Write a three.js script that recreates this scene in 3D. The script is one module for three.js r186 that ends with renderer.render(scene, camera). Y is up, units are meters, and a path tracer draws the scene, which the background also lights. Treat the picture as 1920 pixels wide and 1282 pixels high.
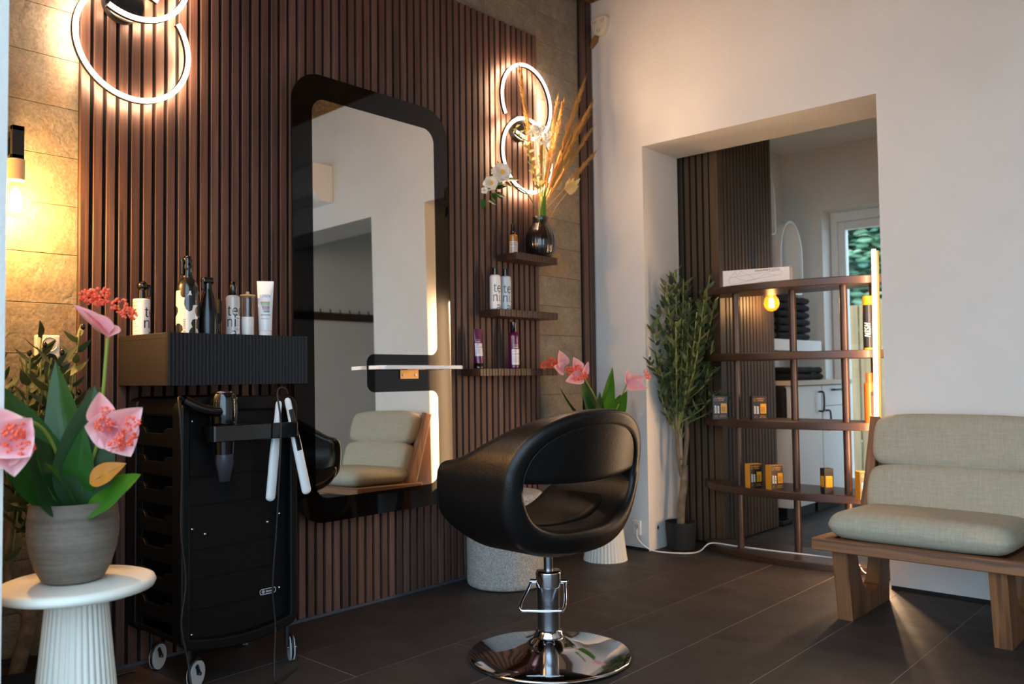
import * as THREE from 'three';
import { RoundedBoxGeometry } from 'three/addons/geometries/RoundedBoxGeometry.js';
import { mergeGeometries, mergeVertices } from 'three/addons/utils/BufferGeometryUtils.js';
import { RectAreaLightUniformsLib } from 'three/addons/lights/RectAreaLightUniformsLib.js';

// ---------------------------------------------------------------- camera, sky, exposure
const scene = new THREE.Scene();
const renderer = new THREE.WebGLRenderer();
renderer.toneMapping = THREE.LinearToneMapping;
renderer.toneMappingExposure = 1.2;
renderer.shadowMap.enabled = true;
RectAreaLightUniformsLib.init();
const camera = new THREE.PerspectiveCamera(2 * Math.atan(641 / 1576.9) * 180 / Math.PI, 1920 / 1282, 0.05, 60);
camera.position.set(0, 0.95, 0);
camera.up.set(-0.02222, 0.99911, 0.03591);
camera.lookAt(0.741737, 0.95 + 0.040559, -0.669463);
camera.focus = 2.9; camera.userData.fStop = 2.8;
scene.add(camera); camera.name = 'camera';
scene.background = new THREE.Color().setRGB(0.53, 0.75, 0.95);   // overcast evening sky in front of the shop
scene.backgroundIntensity = 3.6;

// ---------------------------------------------------------------- small helpers
const V = (x, y, z) => new THREE.Vector3(x, y, z);
function rng(seed) { let a = seed >>> 0; return () => { a = (a + 0x6D2B79F5) | 0; let t = Math.imul(a ^ (a >>> 15), 1 | a); t = (t + Math.imul(t ^ (t >>> 7), 61 | t)) ^ t; return ((t ^ (t >>> 14)) >>> 0) / 4294967296; }; }
const rnd = rng(77);
const clamp = (x, a = 0, b = 1) => Math.min(b, Math.max(a, x));
const sstep = (a, b, x) => { const t = clamp((x - a) / (b - a)); return t * t * (3 - 2 * t); };
const mix = (a, b, t) => a + (b - a) * t;
const taken = {};
function numbered(n) { if (!(n in taken)) { taken[n] = 0; return n; } taken[n]++; return n + '_' + String(taken[n]).padStart(3, '0'); }
function tag(o, label, category, group) { o.userData.label = label; o.userData.category = category; if (group) o.userData.group = group; return o; }
function thing(name, label, category, [x, y, z] = [0, 0, 0], turn = 0, group) {
  const o = new THREE.Group(); o.name = numbered(name); scene.add(o); o.position.set(x, y, z); o.rotation.y = turn;
  return tag(o, label, category, group);
}
function part(name, geo, mat, parent) {
  const m = new THREE.Mesh(Array.isArray(geo) ? mergeAll(geo) : geo, mat); m.name = name; m.castShadow = m.receiveShadow = true; parent.add(m); return m;
}
function struct(name, geo, mat, label) {
  const m = part(name, geo, mat, scene); m.userData.kind = 'structure'; m.userData.label = label; m.userData.category = name.split('_')[0]; return m;
}
function mergeAll(list) {
  return mergeGeometries(list.map((g) => {
    const h = g.index ? g.toNonIndexed() : g;
    for (const k of Object.keys(h.attributes)) if (!['position', 'normal', 'uv'].includes(k)) h.deleteAttribute(k);
    if (!h.attributes.uv) h.setAttribute('uv', new THREE.BufferAttribute(new Float32Array(h.attributes.position.count * 2), 2));
    if (!h.attributes.normal) h.computeVertexNormals();
    return h;
  }));
}
// uv in metres from the position, the grain axis runs along v
function metreUV(geo, grain = 'y', ox = 0, oy = 0) {
  const g = geo.index ? geo.toNonIndexed() : geo; const p = g.attributes.position, n = g.attributes.normal;
  const uv = new Float32Array(p.count * 2), G = { x: 0, y: 1, z: 2 }[grain];
  for (let i = 0; i < p.count; i += 3) {
    const s = [0, 0, 0]; for (let k = 0; k < 3; k++) { s[0] += n.getX(i + k); s[1] += n.getY(i + k); s[2] += n.getZ(i + k); }
    let ax = 0; for (let k = 1; k < 3; k++) if (Math.abs(s[k]) > Math.abs(s[ax])) ax = k;
    const rest = [0, 1, 2].filter((k) => k !== ax); let vAx = rest.includes(G) ? G : rest[1], uAx = rest.find((k) => k !== vAx);
    for (let k = 0; k < 3; k++) { const c = [p.getX(i + k), p.getY(i + k), p.getZ(i + k)]; uv[(i + k) * 2] = c[uAx] + ox; uv[(i + k) * 2 + 1] = c[vAx] + oy; }
  }
  g.setAttribute('uv', new THREE.BufferAttribute(uv, 2)); return g;
}
const box = (w, h, d, x = 0, y = 0, z = 0) => { const g = new THREE.BoxGeometry(w, h, d); g.translate(x, y, z); return metreUV(g); };
const rbox = (w, h, d, r = 0.004, x = 0, y = 0, z = 0, seg = 2, grain = 'y', ox = 0) => { const g = new RoundedBoxGeometry(w, h, d, seg, Math.min(r, w / 2.01, h / 2.01, d / 2.01)); const u = metreUV(g, grain, ox, ox * 0.7); u.translate(x, y, z); return u; };
const cyl = (r0, r1, h, x = 0, y = 0, z = 0, seg = 32) => { const g = new THREE.CylinderGeometry(r1, r0, h, seg); g.translate(x, y + h / 2, z); return g; };
const ball = (r, x = 0, y = 0, z = 0, a = 16, b = 12) => { const g = new THREE.SphereGeometry(r, a, b); g.translate(x, y, z); return g; };
const lathe = (pts, seg = 48) => { const g = new THREE.LatheGeometry(pts.map(([r, y]) => new THREE.Vector2(r, y)), seg), n = pts.length, L = [0], uv = g.attributes.uv; for (let i = 1; i < n; i++) L.push(L[i - 1] + Math.hypot(pts[i][0] - pts[i - 1][0], pts[i][1] - pts[i - 1][1])); for (let i = 0; i < uv.count; i++) uv.setY(i, L[i % n] / L[n - 1]); return g; };
const tube = (pts, r, seg = 40, rs = 8, closed = false) => new THREE.TubeGeometry(new THREE.CatmullRomCurve3(pts.map((p) => V(...p)), closed), seg, r, rs, closed);
function rod(a, b, r0, r1 = r0, seg = 10) {
  const A = V(...a), B = V(...b), d = B.clone().sub(A), g = new THREE.CylinderGeometry(r1, r0, d.length(), seg);
  g.applyQuaternion(new THREE.Quaternion().setFromUnitVectors(V(0, 1, 0), d.normalize())); const m = A.add(B).multiplyScalar(0.5); g.translate(m.x, m.y, m.z); return g;
}
function rrShape(x0, y0, x1, y1, r) {
  const s = new THREE.Shape(); s.moveTo(x0 + r, y0); s.lineTo(x1 - r, y0); s.absarc(x1 - r, y0 + r, r, -Math.PI / 2, 0); s.lineTo(x1, y1 - r); s.absarc(x1 - r, y1 - r, r, 0, Math.PI / 2);
  s.lineTo(x0 + r, y1); s.absarc(x0 + r, y1 - r, r, Math.PI / 2, Math.PI); s.lineTo(x0, y0 + r); s.absarc(x0 + r, y0 + r, r, Math.PI, Math.PI * 1.5); return s;
}
const ext = (shape, depth, bevel = 0, cs = 16) => new THREE.ExtrudeGeometry(shape, { depth, bevelEnabled: bevel > 0, bevelSize: bevel, bevelThickness: bevel, bevelSegments: 2, bevelOffset: -bevel, curveSegments: cs });
const poly = (pts) => { const s = new THREE.Shape(); pts.forEach(([x, y], i) => (i ? s.lineTo(x, y) : s.moveTo(x, y))); s.closePath(); return s; };

// ---------------------------------------------------------------- noise and textures
function hash2(x, y, s) { let h = Math.imul(x, 374761393) ^ Math.imul(y, 668265263) ^ Math.imul(s, 2147483647 ^ 0x5bd1e995); h = Math.imul(h ^ (h >>> 13), 1274126177); return ((h ^ (h >>> 16)) >>> 0) / 4294967296; }
function vnoise(x, y, px, py, s) {
  const xi = Math.floor(x), yi = Math.floor(y), fx = x - xi, fy = y - yi, u = fx * fx * (3 - 2 * fx), w = fy * fy * (3 - 2 * fy);
  const m = (a, p) => ((a % p) + p) % p, a = m(xi, px), b = m(xi + 1, px), c = m(yi, py), d = m(yi + 1, py);
  return mix(mix(hash2(a, c, s), hash2(b, c, s), u), mix(hash2(a, d, s), hash2(b, d, s), u), w);
}
function fbm(u, v, fx, fy, oct, s) { let a = 0, w = 0.5, t = 0; for (let o = 0; o < oct; o++) { a += w * vnoise(u * fx, v * fy, fx, fy, s + o); t += w; w *= 0.5; fx *= 2; fy *= 2; } return a / t; }
function tex(n, fn, srgb = true, size = 1, m = n) {
  const d = new Uint8Array(n * m * 4);
  for (let y = 0; y < m; y++) for (let x = 0; x < n; x++) { const c = fn(x / n, y / m), i = (y * n + x) * 4; if (typeof c === 'number') d[i] = d[i + 1] = d[i + 2] = clamp(c) * 255; else { d[i] = clamp(c[0], 0, 255); d[i + 1] = clamp(c[1], 0, 255); d[i + 2] = clamp(c[2], 0, 255); } d[i + 3] = 255; }
  const t = new THREE.DataTexture(d, n, m); t.wrapS = t.wrapT = THREE.RepeatWrapping; t.magFilter = THREE.LinearFilter; t.minFilter = THREE.LinearMipmapLinearFilter; t.generateMipmaps = true;
  if (srgb) t.colorSpace = THREE.SRGBColorSpace; t.repeat.set(1 / (size[0] ?? size), 1 / (size[1] ?? size)); t.needsUpdate = true; return t;
}
const lerp3 = (a, b, t) => [mix(a[0], b[0], t), mix(a[1], b[1], t), mix(a[2], b[2], t)];
function woodTex(dark, light, streak, s, fx = 40, fy = 3, size = 0.6) {
  return tex(512, (u, v) => {
    const w = 0.04 * fbm(u, v, 4, 3, 3, s + 50); const g = fbm(u + w, v, fx, fy, 4, s), f = fbm(u + w * 0.5, v, fx * 4, fy * 2, 3, s + 9), b = fbm(u, v, 6, 2, 3, s + 20);
    let c = lerp3(dark, light, clamp(0.15 + 0.55 * g + 0.45 * (f - 0.5) + 0.3 * (b - 0.3))); const k = sstep(0.62, 0.8, fbm(u + w, v, 18, 3, 3, s + 31)); return lerp3(c, streak, k * 0.6);
  }, true, [size * 0.6, size * 1.6]);
}
const T = {};
T.slat = woodTex([66, 46, 39], [124, 91, 78], [52, 41, 38], 3);
T.slatB = tex(512, (u, v) => 0.5 * fbm(u, v, 60, 4, 4, 5) + 0.5 * fbm(u, v, 200, 16, 2, 6), false, [0.36, 0.96]);
T.walnut = woodTex([46, 29, 21], [86, 57, 42], [34, 22, 17], 41, 30, 3);
T.teak = woodTex([96, 58, 32], [158, 105, 63], [66, 39, 22], 71, 14, 2, 0.7);
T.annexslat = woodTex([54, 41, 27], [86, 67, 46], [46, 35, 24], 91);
T.stone = tex(1024, (u, v) => {
  const a = fbm(u, v, 5, 5, 5, 201), b = fbm(u, v, 24, 24, 4, 211), r = sstep(0.5, 0.75, fbm(u, v, 3, 6, 4, 221)), g = fbm(u, v, 160, 160, 2, 231);
  let c = lerp3([104, 98, 88], [150, 142, 128], clamp(a * 0.7 + b * 0.5 - 0.1)); c = lerp3(c, [150, 122, 92], r * 0.45); return c.map((x) => x * (0.86 + 0.28 * g));
}, true, 0.9);
T.stoneB = tex(1024, (u, v) => { const q = fbm(u, v, 6, 9, 5, 251); return 0.55 * Math.abs(2 * fbm(u + 0.1 * q, v + 0.05 * q, 12, 18, 4, 241) - 1) + 0.3 * q + 0.15 * fbm(u, v, 110, 110, 3, 261); }, false, 0.9);
T.floor = tex(1024, (u, v) => {
  const a = fbm(u, v, 3, 4, 5, 301), b = fbm(u, v, 9, 20, 4, 311), g = fbm(u, v, 200, 200, 2, 321); const c = lerp3([42, 36, 34], [69, 59, 54], clamp(0.7 * a + 0.6 * b - 0.2)); return c.map((x) => x * (0.92 + 0.16 * g));
}, true, 1.6);
T.floorR = tex(512, (u, v) => 0.42 + 0.22 * fbm(u, v, 8, 12, 4, 331) + 0.08 * fbm(u, v, 60, 60, 2, 341), false, 1.1);
T.floorB = tex(512, (u, v) => 0.6 * fbm(u, v, 40, 90, 3, 351) + 0.4 * fbm(u, v, 150, 150, 2, 352), false, 0.8);
T.plaster = tex(512, (u, v) => { const a = 0.97 + 0.05 * (fbm(u, v, 6, 6, 4, 401) - 0.5); return [231 * a, 226 * a, 219 * a]; }, true, 1.7);
T.plasterB = tex(512, (u, v) => fbm(u, v, 90, 90, 3, 411), false, 0.6);
T.cork = tex(512, (u, v) => { const a = fbm(u, v, 70, 70, 3, 421), b = fbm(u, v, 20, 20, 3, 422); return lerp3([92, 62, 30], [190, 146, 84], clamp(a * 1.5 - 0.35 + 0.3 * (b - 0.5))); }, true, 0.9);
T.linen = tex(512, (u, v) => {
  const w = 0.5 + 0.5 * Math.sin(u * 512 * Math.PI / 2.0), q = 0.5 + 0.5 * Math.sin(v * 512 * Math.PI / 2.0), sl = fbm(u, v, 160, 10, 2, 431), sm = fbm(u, v, 10, 160, 2, 432), k = 0.92 + 0.06 * (w * q) + 0.09 * (sl - 0.5) + 0.09 * (sm - 0.5);
  return [180 * k, 171 * k, 149 * k];
}, true, 0.32);
T.linenB = tex(512, (u, v) => 0.5 * (0.5 + 0.5 * Math.sin(u * 512 * Math.PI / 2.0)) * (0.5 + 0.5 * Math.sin(v * 512 * Math.PI / 2.0)) + 0.5 * (fbm(u, v, 160, 12, 2, 441) * fbm(u, v, 12, 160, 2, 442)), false, 0.32);
T.boucle = tex(512, (u, v) => { const a = fbm(u, v, 90, 90, 2, 451), b = fbm(u, v, 40, 40, 2, 452); const k = 0.62 + 0.6 * (0.6 * a + 0.4 * b); return [208 * k, 204 * k, 196 * k]; }, true, 0.35);
T.boucleB = tex(512, (u, v) => 0.65 * Math.pow(fbm(u, v, 90, 90, 2, 451), 1.2) + 0.35 * fbm(u, v, 40, 40, 2, 452), false, 0.35);
T.leatherB = tex(512, (u, v) => 0.7 * fbm(u, v, 90, 90, 3, 461) + 0.3 * fbm(u, v, 14, 14, 3, 462), false, 0.25);
T.clay = tex(512, (u, v) => { const a = fbm(u, v, 3, 40, 4, 471), b = fbm(u, v, 60, 90, 2, 472), k = 0.8 + 0.36 * a + 0.12 * (b - 0.5); const c = lerp3([108, 94, 80], [122, 112, 101], fbm(u, v, 2, 7, 3, 473)); return c.map((x) => x * k * 0.94); }, true, 1);
T.clayB = tex(512, (u, v) => 0.7 * fbm(u, v, 2, 60, 3, 474) + 0.3 * fbm(u, v, 90, 120, 2, 475), false, 1);
T.bark = tex(256, (u, v) => { const a = fbm(u, v, 10, 6, 4, 481); return lerp3([86, 72, 56], [150, 132, 108], a); }, true, 1);
T.fence = woodTex([150, 118, 82], [206, 174, 130], [120, 92, 62], 501, 12, 2, 1.0);

const M = {};
const std = (o) => new THREE.MeshStandardMaterial(o), phy = (o) => new THREE.MeshPhysicalMaterial(o);
const rgb = (r, g, b) => new THREE.Color(r / 255, g / 255, b / 255).convertSRGBToLinear();
M.slats = [[255, 255, 255], [232, 226, 224], [250, 240, 230], [214, 206, 202]].map(([r, g, b]) => std({ map: T.slat, bumpMap: T.slatB, bumpScale: 0.0006, roughness: 0.55, color: rgb(r, g, b) }));
M.felt = std({ color: rgb(9, 8, 8), roughness: 0.98 });
M.walnut = std({ map: T.walnut, roughness: 0.36 });
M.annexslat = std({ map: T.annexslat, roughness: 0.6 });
M.teak = std({ map: T.teak, roughness: 0.5 });
M.stones = [[255, 255, 255], [240, 236, 230], [246, 240, 228]].map((c) => std({ map: T.stone, bumpMap: T.stoneB, bumpScale: 0.006, roughness: 0.9, color: rgb(...c) }));
M.grout = std({ color: rgb(70, 64, 56), roughness: 0.95 });
M.floors = [[255, 255, 255], [242, 240, 240], [250, 246, 244]].map((c) => std({ map: T.floor, roughnessMap: T.floorR, roughness: 1, bumpMap: T.floorB, bumpScale: 0.0005, color: rgb(...c) }));
M.joint = std({ color: rgb(196, 176, 154), roughness: 0.9 });
M.plaster = std({ map: T.plaster, bumpMap: T.plasterB, bumpScale: 0.0008, roughness: 0.92 });
M.cork = std({ map: T.cork, roughness: 0.95 });
M.white = std({ color: rgb(232, 232, 230), roughness: 0.45 });
M.whiteGloss = phy({ color: rgb(236, 236, 234), roughness: 0.25, clearcoat: 0.4 });
M.black = std({ color: rgb(14, 14, 15), roughness: 0.5 });
M.blackMatte = std({ color: rgb(17, 17, 18), roughness: 0.75 });
M.blackGloss = phy({ color: rgb(10, 10, 11), roughness: 0.12, clearcoat: 0.6, clearcoatRoughness: 0.05 });
M.blackGlass = phy({ color: rgb(5, 5, 6), roughness: 0.03, ior: 1.5 });
M.trolley = phy({ color: rgb(6, 6, 7), roughness: 0.45, specularIntensity: 0.55 });
M.mirror = std({ color: rgb(236, 236, 232), metalness: 1, roughness: 0.008 });
M.chrome = std({ color: rgb(214, 214, 218), metalness: 1, roughness: 0.06 });
M.steel = std({ color: rgb(150, 152, 156), metalness: 1, roughness: 0.25 });
M.brass = std({ color: rgb(176, 146, 104), metalness: 1, roughness: 0.4 });
M.leather = phy({ color: rgb(11, 10, 10), roughness: 0.38, bumpMap: T.leatherB, bumpScale: 0.0006, specularIntensity: 0.75 });
M.linen = phy({ map: T.linen, bumpMap: T.linenB, bumpScale: 0.0008, roughness: 0.95, sheen: 0.3, sheenRoughness: 0.6 });
M.boucle = std({ map: T.boucle, bumpMap: T.boucleB, bumpScale: 0.006, roughness: 0.98 });
M.clay = std({ map: T.clay, bumpMap: T.clayB, bumpScale: 0.0015, roughness: 0.75 });
M.cream = std({ color: rgb(222, 218, 206), roughness: 0.6 });
M.bark = std({ map: T.bark, roughness: 0.9, bumpMap: T.bark, bumpScale: 0.004 });
M.glass = phy({ color: 0xffffff, transmission: 1, thickness: 0, roughness: 0.01, ior: 1.5 });
M.olive = [[60, 76, 44], [88, 102, 60], [44, 58, 36]].map((c) => phy({ color: rgb(...c), roughness: 0.55, side: THREE.DoubleSide, transmission: 0.12, thickness: 0 }));
M.oliveStem = std({ color: rgb(126, 136, 72), roughness: 0.7 });
M.fruit = phy({ color: rgb(22, 20, 18), roughness: 0.2 });
M.leaf = phy({ color: rgb(42, 92, 30), roughness: 0.38, side: THREE.DoubleSide, transmission: 0.1, thickness: 0 });
M.leafLight = phy({ color: rgb(66, 118, 24), roughness: 0.4, side: THREE.DoubleSide, transmission: 0.15, thickness: 0 });
M.leafDark = phy({ color: rgb(36, 66, 30), roughness: 0.45, side: THREE.DoubleSide, transmission: 0.08, thickness: 0 });
M.leafGold = phy({ color: rgb(214, 132, 34), roughness: 0.6, side: THREE.DoubleSide, transmission: 0.2, thickness: 0 });
M.petal = phy({ vertexColors: true, roughness: 0.7, side: THREE.DoubleSide, transmission: 0.25, thickness: 0 });
M.berry = std({ color: rgb(236, 92, 62), roughness: 0.5 });
M.stem = std({ color: rgb(128, 140, 52), roughness: 0.6 });
M.straw = std({ color: rgb(188, 142, 76), roughness: 0.85, side: THREE.DoubleSide });
M.strawLight = std({ color: rgb(212, 172, 108), roughness: 0.85, side: THREE.DoubleSide });
M.socket = std({ color: rgb(228, 222, 212), roughness: 0.4 });
M.hole = std({ color: rgb(30, 28, 26), roughness: 0.8 });
const glow = (r, g, b, k) => std({ color: rgb(230, 230, 230), emissive: new THREE.Color().setRGB(r, g, b), emissiveIntensity: k, roughness: 0.5 });

// canvas print for labels
function print(w, h, draw, repeatX) {
  const c = document.createElement('canvas'); c.width = w; c.height = h; const x = c.getContext('2d'); draw(x, w, h);
  const t = new THREE.CanvasTexture(c); t.colorSpace = THREE.SRGBColorSpace; t.wrapS = THREE.RepeatWrapping; return t;
}

// ================================================================ the room
const ZA = -2.87, ZS = -2.847, XB = 3.876, XB2 = 4.24, H = 3.1;
const XC0 = 0.42, XC = 0.60, ZD = 1.75;
{ // floor: stone-look planks 0.325 m wide laid along the room
  const f = struct('floor', box(6.2, 0.12, 4.9, 3.5, -0.0608, -0.56), M.joint, 'dark brown stone-look plank floor with pale thin joints');
  const zs = [-2.87, -2.52, -2.2, -1.876, -1.549, -1.222, -0.897, -0.572, -0.247, 0.078, 0.403, 0.728, 1.053, 1.378, 1.75];
  const starts = [0.69, 0.355, 0.795, 0.95, 0.78, 0.42, 0.86, 0.5, 0.9, 0.6, 0.3, 0.8, 0.5, 0.7];
  for (let i = 0; i < zs.length - 1; i++) {
    let xs = [0.4]; for (let x = starts[i]; x < 6.55; x += 1.323) if (x > 0.45) xs.push(x); xs.push(6.58);
    for (let j = 0; j < xs.length - 1; j++) {
      const w = xs[j + 1] - xs[j] - 0.0022, d = zs[i + 1] - zs[i] - 0.0022;
      const g = new THREE.BoxGeometry(w, 0.01, d); const u = metreUV(g, 'x', rnd() * 5, rnd() * 5);
      const m = part('tile', u, M.floors[Math.floor(rnd() * 3)], f); m.position.set((xs[j] + xs[j + 1]) / 2, -0.005 + (rnd() - 0.5) * 0.0004, (zs[i] + zs[i + 1]) / 2);
    }
  }
}
{ // left wall, split-face stone tiles around the slat panel
  const w = struct('wall_left', box(3.5, H + 0.1, 0.16, 2.18, H / 2, ZA - 0.006 - 0.08), M.grout, 'left wall faced with rough grey-brown slate tiles');
  const lay = (x0, x1, y0, off, yTop) => {
    for (let k = 0; ; k++) {
      let a = off + (k - 1) * 0.159, b = a + 0.159; if (a >= yTop - 0.01) break; a = Math.max(a, y0); b = Math.min(b, yTop); if (b - a < 0.02) continue;
      const th = 0.012 + rnd() * 0.003, g = rbox(x1 - x0 - 0.0015, b - a - 0.0015, th, 0.0015, 0, 0, 0, 1, 'x', rnd() * 7);
      part('tile', g, M.stones[Math.floor(rnd() * 3)], w).position.set((x0 + x1) / 2, (a + b) / 2, ZA - 0.0016 - th / 2);
    }
  };
  lay(0.6, 1.2, 0, 0.085, H); lay(3.0, 3.394, 2.6, 0.06, H); lay(3.394, 3.9, 0, 0.054, H); lay(1.2, 1.8, 2.7, 0.085, H); lay(1.8, 2.4, 2.7, 0.085, H); lay(2.4, 3.0, 2.7, 0.085, H); lay(3.2, 3.394, 0, 0.054, 1.0);
}
{ // white wall with two openings
  const s = poly([[-2.9, 0], [-2.521, 0], [-2.521, 2.2], [-1.277, 2.2], [-1.277, 0], [-0.695, 0], [-0.695, 2.195], [1.0, 2.195], [1.0, 0], [ZD, 0], [ZD, H + 0.05], [-2.9, H + 0.05]]);
  const g = ext(s, XB2 - XB); g.rotateY(-Math.PI / 2); g.translate(XB2, 0, 0);   // shape x -> world z
  struct('wall_back', metreUV(g), M.plaster, 'white plastered wall with a wide doorway');
  const b = struct('baseboard_back', [box(0.006, 0.014, 0.34, XB - 0.004, 0.0075, -2.69), box(0.006, 0.014, 0.57, XB - 0.004, 0.0075, -0.985), box(0.006, 0.014, 0.74, XB - 0.004, 0.0075, 1.375)], M.blackMatte, 'thin dark strip along the foot of the white wall');
  struct('baseboard_left', [box(2.3, 0.011, 0.02, 2.223, 0.006, ZS - 0.008)], std({ color: rgb(58, 66, 76), roughness: 0.6 }), 'thin grey strip below the slat panel');
}
struct('wall_right', box(3.6, H + 0.05, 0.15, 2.1, H / 2, ZD + 0.075), M.plaster, 'white side wall out of view on the right');
{ // shop front: solid white pier on the left, wide open front below a lintel
  const s = poly([[-2.95, 0], [-1.985, 0], [-1.985, 2.62], [1.45, 2.62], [1.45, 0], [ZD, 0], [ZD, H + 0.05], [-2.95, H + 0.05]]);
  const g = ext(s, XC - XC0); g.rotateY(-Math.PI / 2); g.translate(XC, 0, 0);
  struct('wall_front', metreUV(g), M.plaster, 'white shop-front pier at the left edge of the picture');
}
struct('ceiling', box(3.9, 0.12, 4.8, 2.2, H + 0.06, -0.57), M.cork, 'brown granular ceiling seen in the mirror');
struct('floor_outside', box(8, 0.2, 12, -3.6, -0.13, 0), std({ color: rgb(120, 118, 114), roughness: 0.9 }), 'grey pavement before the shop front');

// ---- annex behind the doorway
const AH = 2.63, XF = 6.2, ZAL = -2.76;
struct('wall_annex_left', box(2.2, AH + 0.1, 0.1, 5.2, AH / 2, ZAL - 0.05), M.plaster, 'white wall of the rear room with arched shelves');
{
  const s = poly([[-2.86, 0], [-2.461, 0], [-2.461, 2.159], [-1.35, 2.159], [-1.35, 0], [1.1, 0], [1.1, AH + 0.1], [-2.86, AH + 0.1]]);
  const g = ext(s, 0.3); g.rotateY(-Math.PI / 2); g.translate(XF + 0.3, 0, 0);
  struct('wall_annex_far', metreUV(g), M.plaster, 'far wall of the rear room around the glazed door');
}
struct('wall_annex_right', box(XF - XB2 + 0.1, AH + 0.1, 0.08, (XF + XB2) / 2, AH / 2, -0.735), M.plaster, 'partition wall between rear room and cloakroom');
struct('wall_cloakroom', box(XF - XB2 + 0.1, AH + 0.1, 0.1, (XF + XB2) / 2, AH / 2, 1.05), M.plaster, 'pale cloakroom wall with a coat rack seen in the mirror');
struct('ceiling_annex', box(2.4, 0.1, 4.2, 5.3, AH + 0.05, -0.86), M.plaster, 'white ceiling of the rear room');
{ // glazed door to the garden
  const w = struct('window_1', [box(0.07, 2.16, 0.05, XF + 0.19, 1.08, -2.436 + 0.004), box(0.07, 2.16, 0.05, XF + 0.19, 1.08, -1.375), box(0.068, 0.07, 1.008, XF + 0.19, 2.122, -1.905), box(0.068, 0.06, 1.008, XF + 0.19, 0.031, -1.905)], M.white, 'white framed glazed door to the garden');
  part('sash', [rbox(0.06, 2.03, 0.055, 0.004, XF + 0.2, 1.07, -2.381), rbox(0.06, 2.03, 0.055, 0.004, XF + 0.2, 1.07, -1.43), rbox(0.056, 0.06, 0.896, 0.004, XF + 0.2, 2.055, -1.905), rbox(0.056, 0.1, 0.896, 0.004, XF + 0.2, 0.112, -1.905)], M.white, w);
  part('pane', box(0.006, 1.9, 0.92, XF + 0.2, 1.08, -1.905), M.glass, w);
}
struct('floor_garden', box(6, 0.1, 9, 9.6, -0.11, -2.5), std({ color: rgb(96, 104, 70), roughness: 0.95 }), 'garden ground behind the glazed door');

// ================================================================ slat cladding
function slatGeo(w, h, d, c = 0.0012) { // front chamfered, runs along y, front at z = 0
  const s = poly([[-w / 2, -d], [w / 2, -d], [w / 2, -c], [w / 2 - c, 0], [-w / 2 + c, 0], [-w / 2, -c]]);
  const g = ext(s, h); g.rotateX(-Math.PI / 2); // shape y -> -z
  g.scale(1, 1, -1); const idx = g.index ? g.toNonIndexed() : g; const p = idx.attributes.position.array;
  for (let i = 0; i < p.length; i += 9) for (let k = 0; k < 3; k++) { const t = p[i + 3 + k]; p[i + 3 + k] = p[i + 6 + k]; p[i + 6 + k] = t; }
  idx.computeVertexNormals(); return metreUV(idx, 'y', rnd() * 3, rnd() * 3);
}
{
  const t = thing('slat_panel', 'walnut vertical slat panel behind the mirror and shelves', 'wall panel', [2.2235, 0, ZS]);
  part('felt_backing', box(2.3, 2.745, 0.009, 0, 1.3845, -0.0175), M.felt, t);
  const gs = []; for (let i = 0; i < 8; i++) gs.push(slatGeo(0.0285, 2.745, 0.0132));
  const n = 56, pitch = (2.301 - 0.0285) / (n - 1);
  for (let i = 0; i < n; i++) part('slat', gs[Math.floor(rnd() * 8)], M.slats[Math.floor(rnd() * 4)], t).position.set(-1.1505 + 0.01425 + i * pitch, 0.012, 0);
}
{
  const t = thing('slat_trim', 'narrow two-slat walnut strip filling the wall corner', 'wall panel', [3.82, 0, ZS]);
  part('felt_backing', box(0.106, H, 0.016, 0, H / 2, -0.0215), M.felt, t); const g = slatGeo(0.044, H - 0.02, 0.0135);
  for (const x of [-0.03, 0.0245]) part('slat', g, M.slats[1], t).position.set(x, 0.01, 0);
}
{ // slat-clad stub wall in the rear room
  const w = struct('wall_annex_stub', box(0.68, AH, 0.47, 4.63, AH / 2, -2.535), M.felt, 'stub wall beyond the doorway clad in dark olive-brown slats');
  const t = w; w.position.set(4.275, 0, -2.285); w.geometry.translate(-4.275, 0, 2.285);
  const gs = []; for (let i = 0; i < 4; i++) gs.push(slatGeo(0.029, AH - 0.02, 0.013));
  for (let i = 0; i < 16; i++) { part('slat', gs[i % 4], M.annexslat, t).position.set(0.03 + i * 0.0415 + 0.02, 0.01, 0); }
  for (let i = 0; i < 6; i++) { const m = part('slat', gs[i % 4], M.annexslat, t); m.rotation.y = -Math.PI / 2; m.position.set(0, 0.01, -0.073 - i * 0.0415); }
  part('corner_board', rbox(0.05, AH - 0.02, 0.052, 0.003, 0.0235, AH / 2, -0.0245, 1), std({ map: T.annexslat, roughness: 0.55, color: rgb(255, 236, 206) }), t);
}

// ================================================================ lamps
const WARM = [1.0, 0.66, 0.41], AMBER = [1.0, 0.52, 0.16];
function rectLight(parent, at, dir, along, w, h, color, k) {
  const l = new THREE.RectAreaLight(new THREE.Color().setRGB(...color), k, w, h); const z = V(...dir).negate().normalize(), x = V(...along).normalize(), y = z.clone().cross(x);
  l.quaternion.setFromRotationMatrix(new THREE.Matrix4().makeBasis(x, y, z)); l.position.set(...at); l.name = 'strip_light'; parent.add(l); return l;
}
function pointLight(parent, at, color, k, radius = 1) { const l = new THREE.PointLight(new THREE.Color().setRGB(...color), k, 0, 2); l.position.set(...at); l.castShadow = true; l.shadow.radius = radius; l.name = 'bulb_light'; parent.add(l); return l; }
function annular(r0, r1, a0, a1, depth) { const s = new THREE.Shape(); s.absarc(0, 0, r1, a0, a1, false); s.absarc(0, 0, r0, a1, a0, true); return ext(s, depth, 0, 64); }
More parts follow.
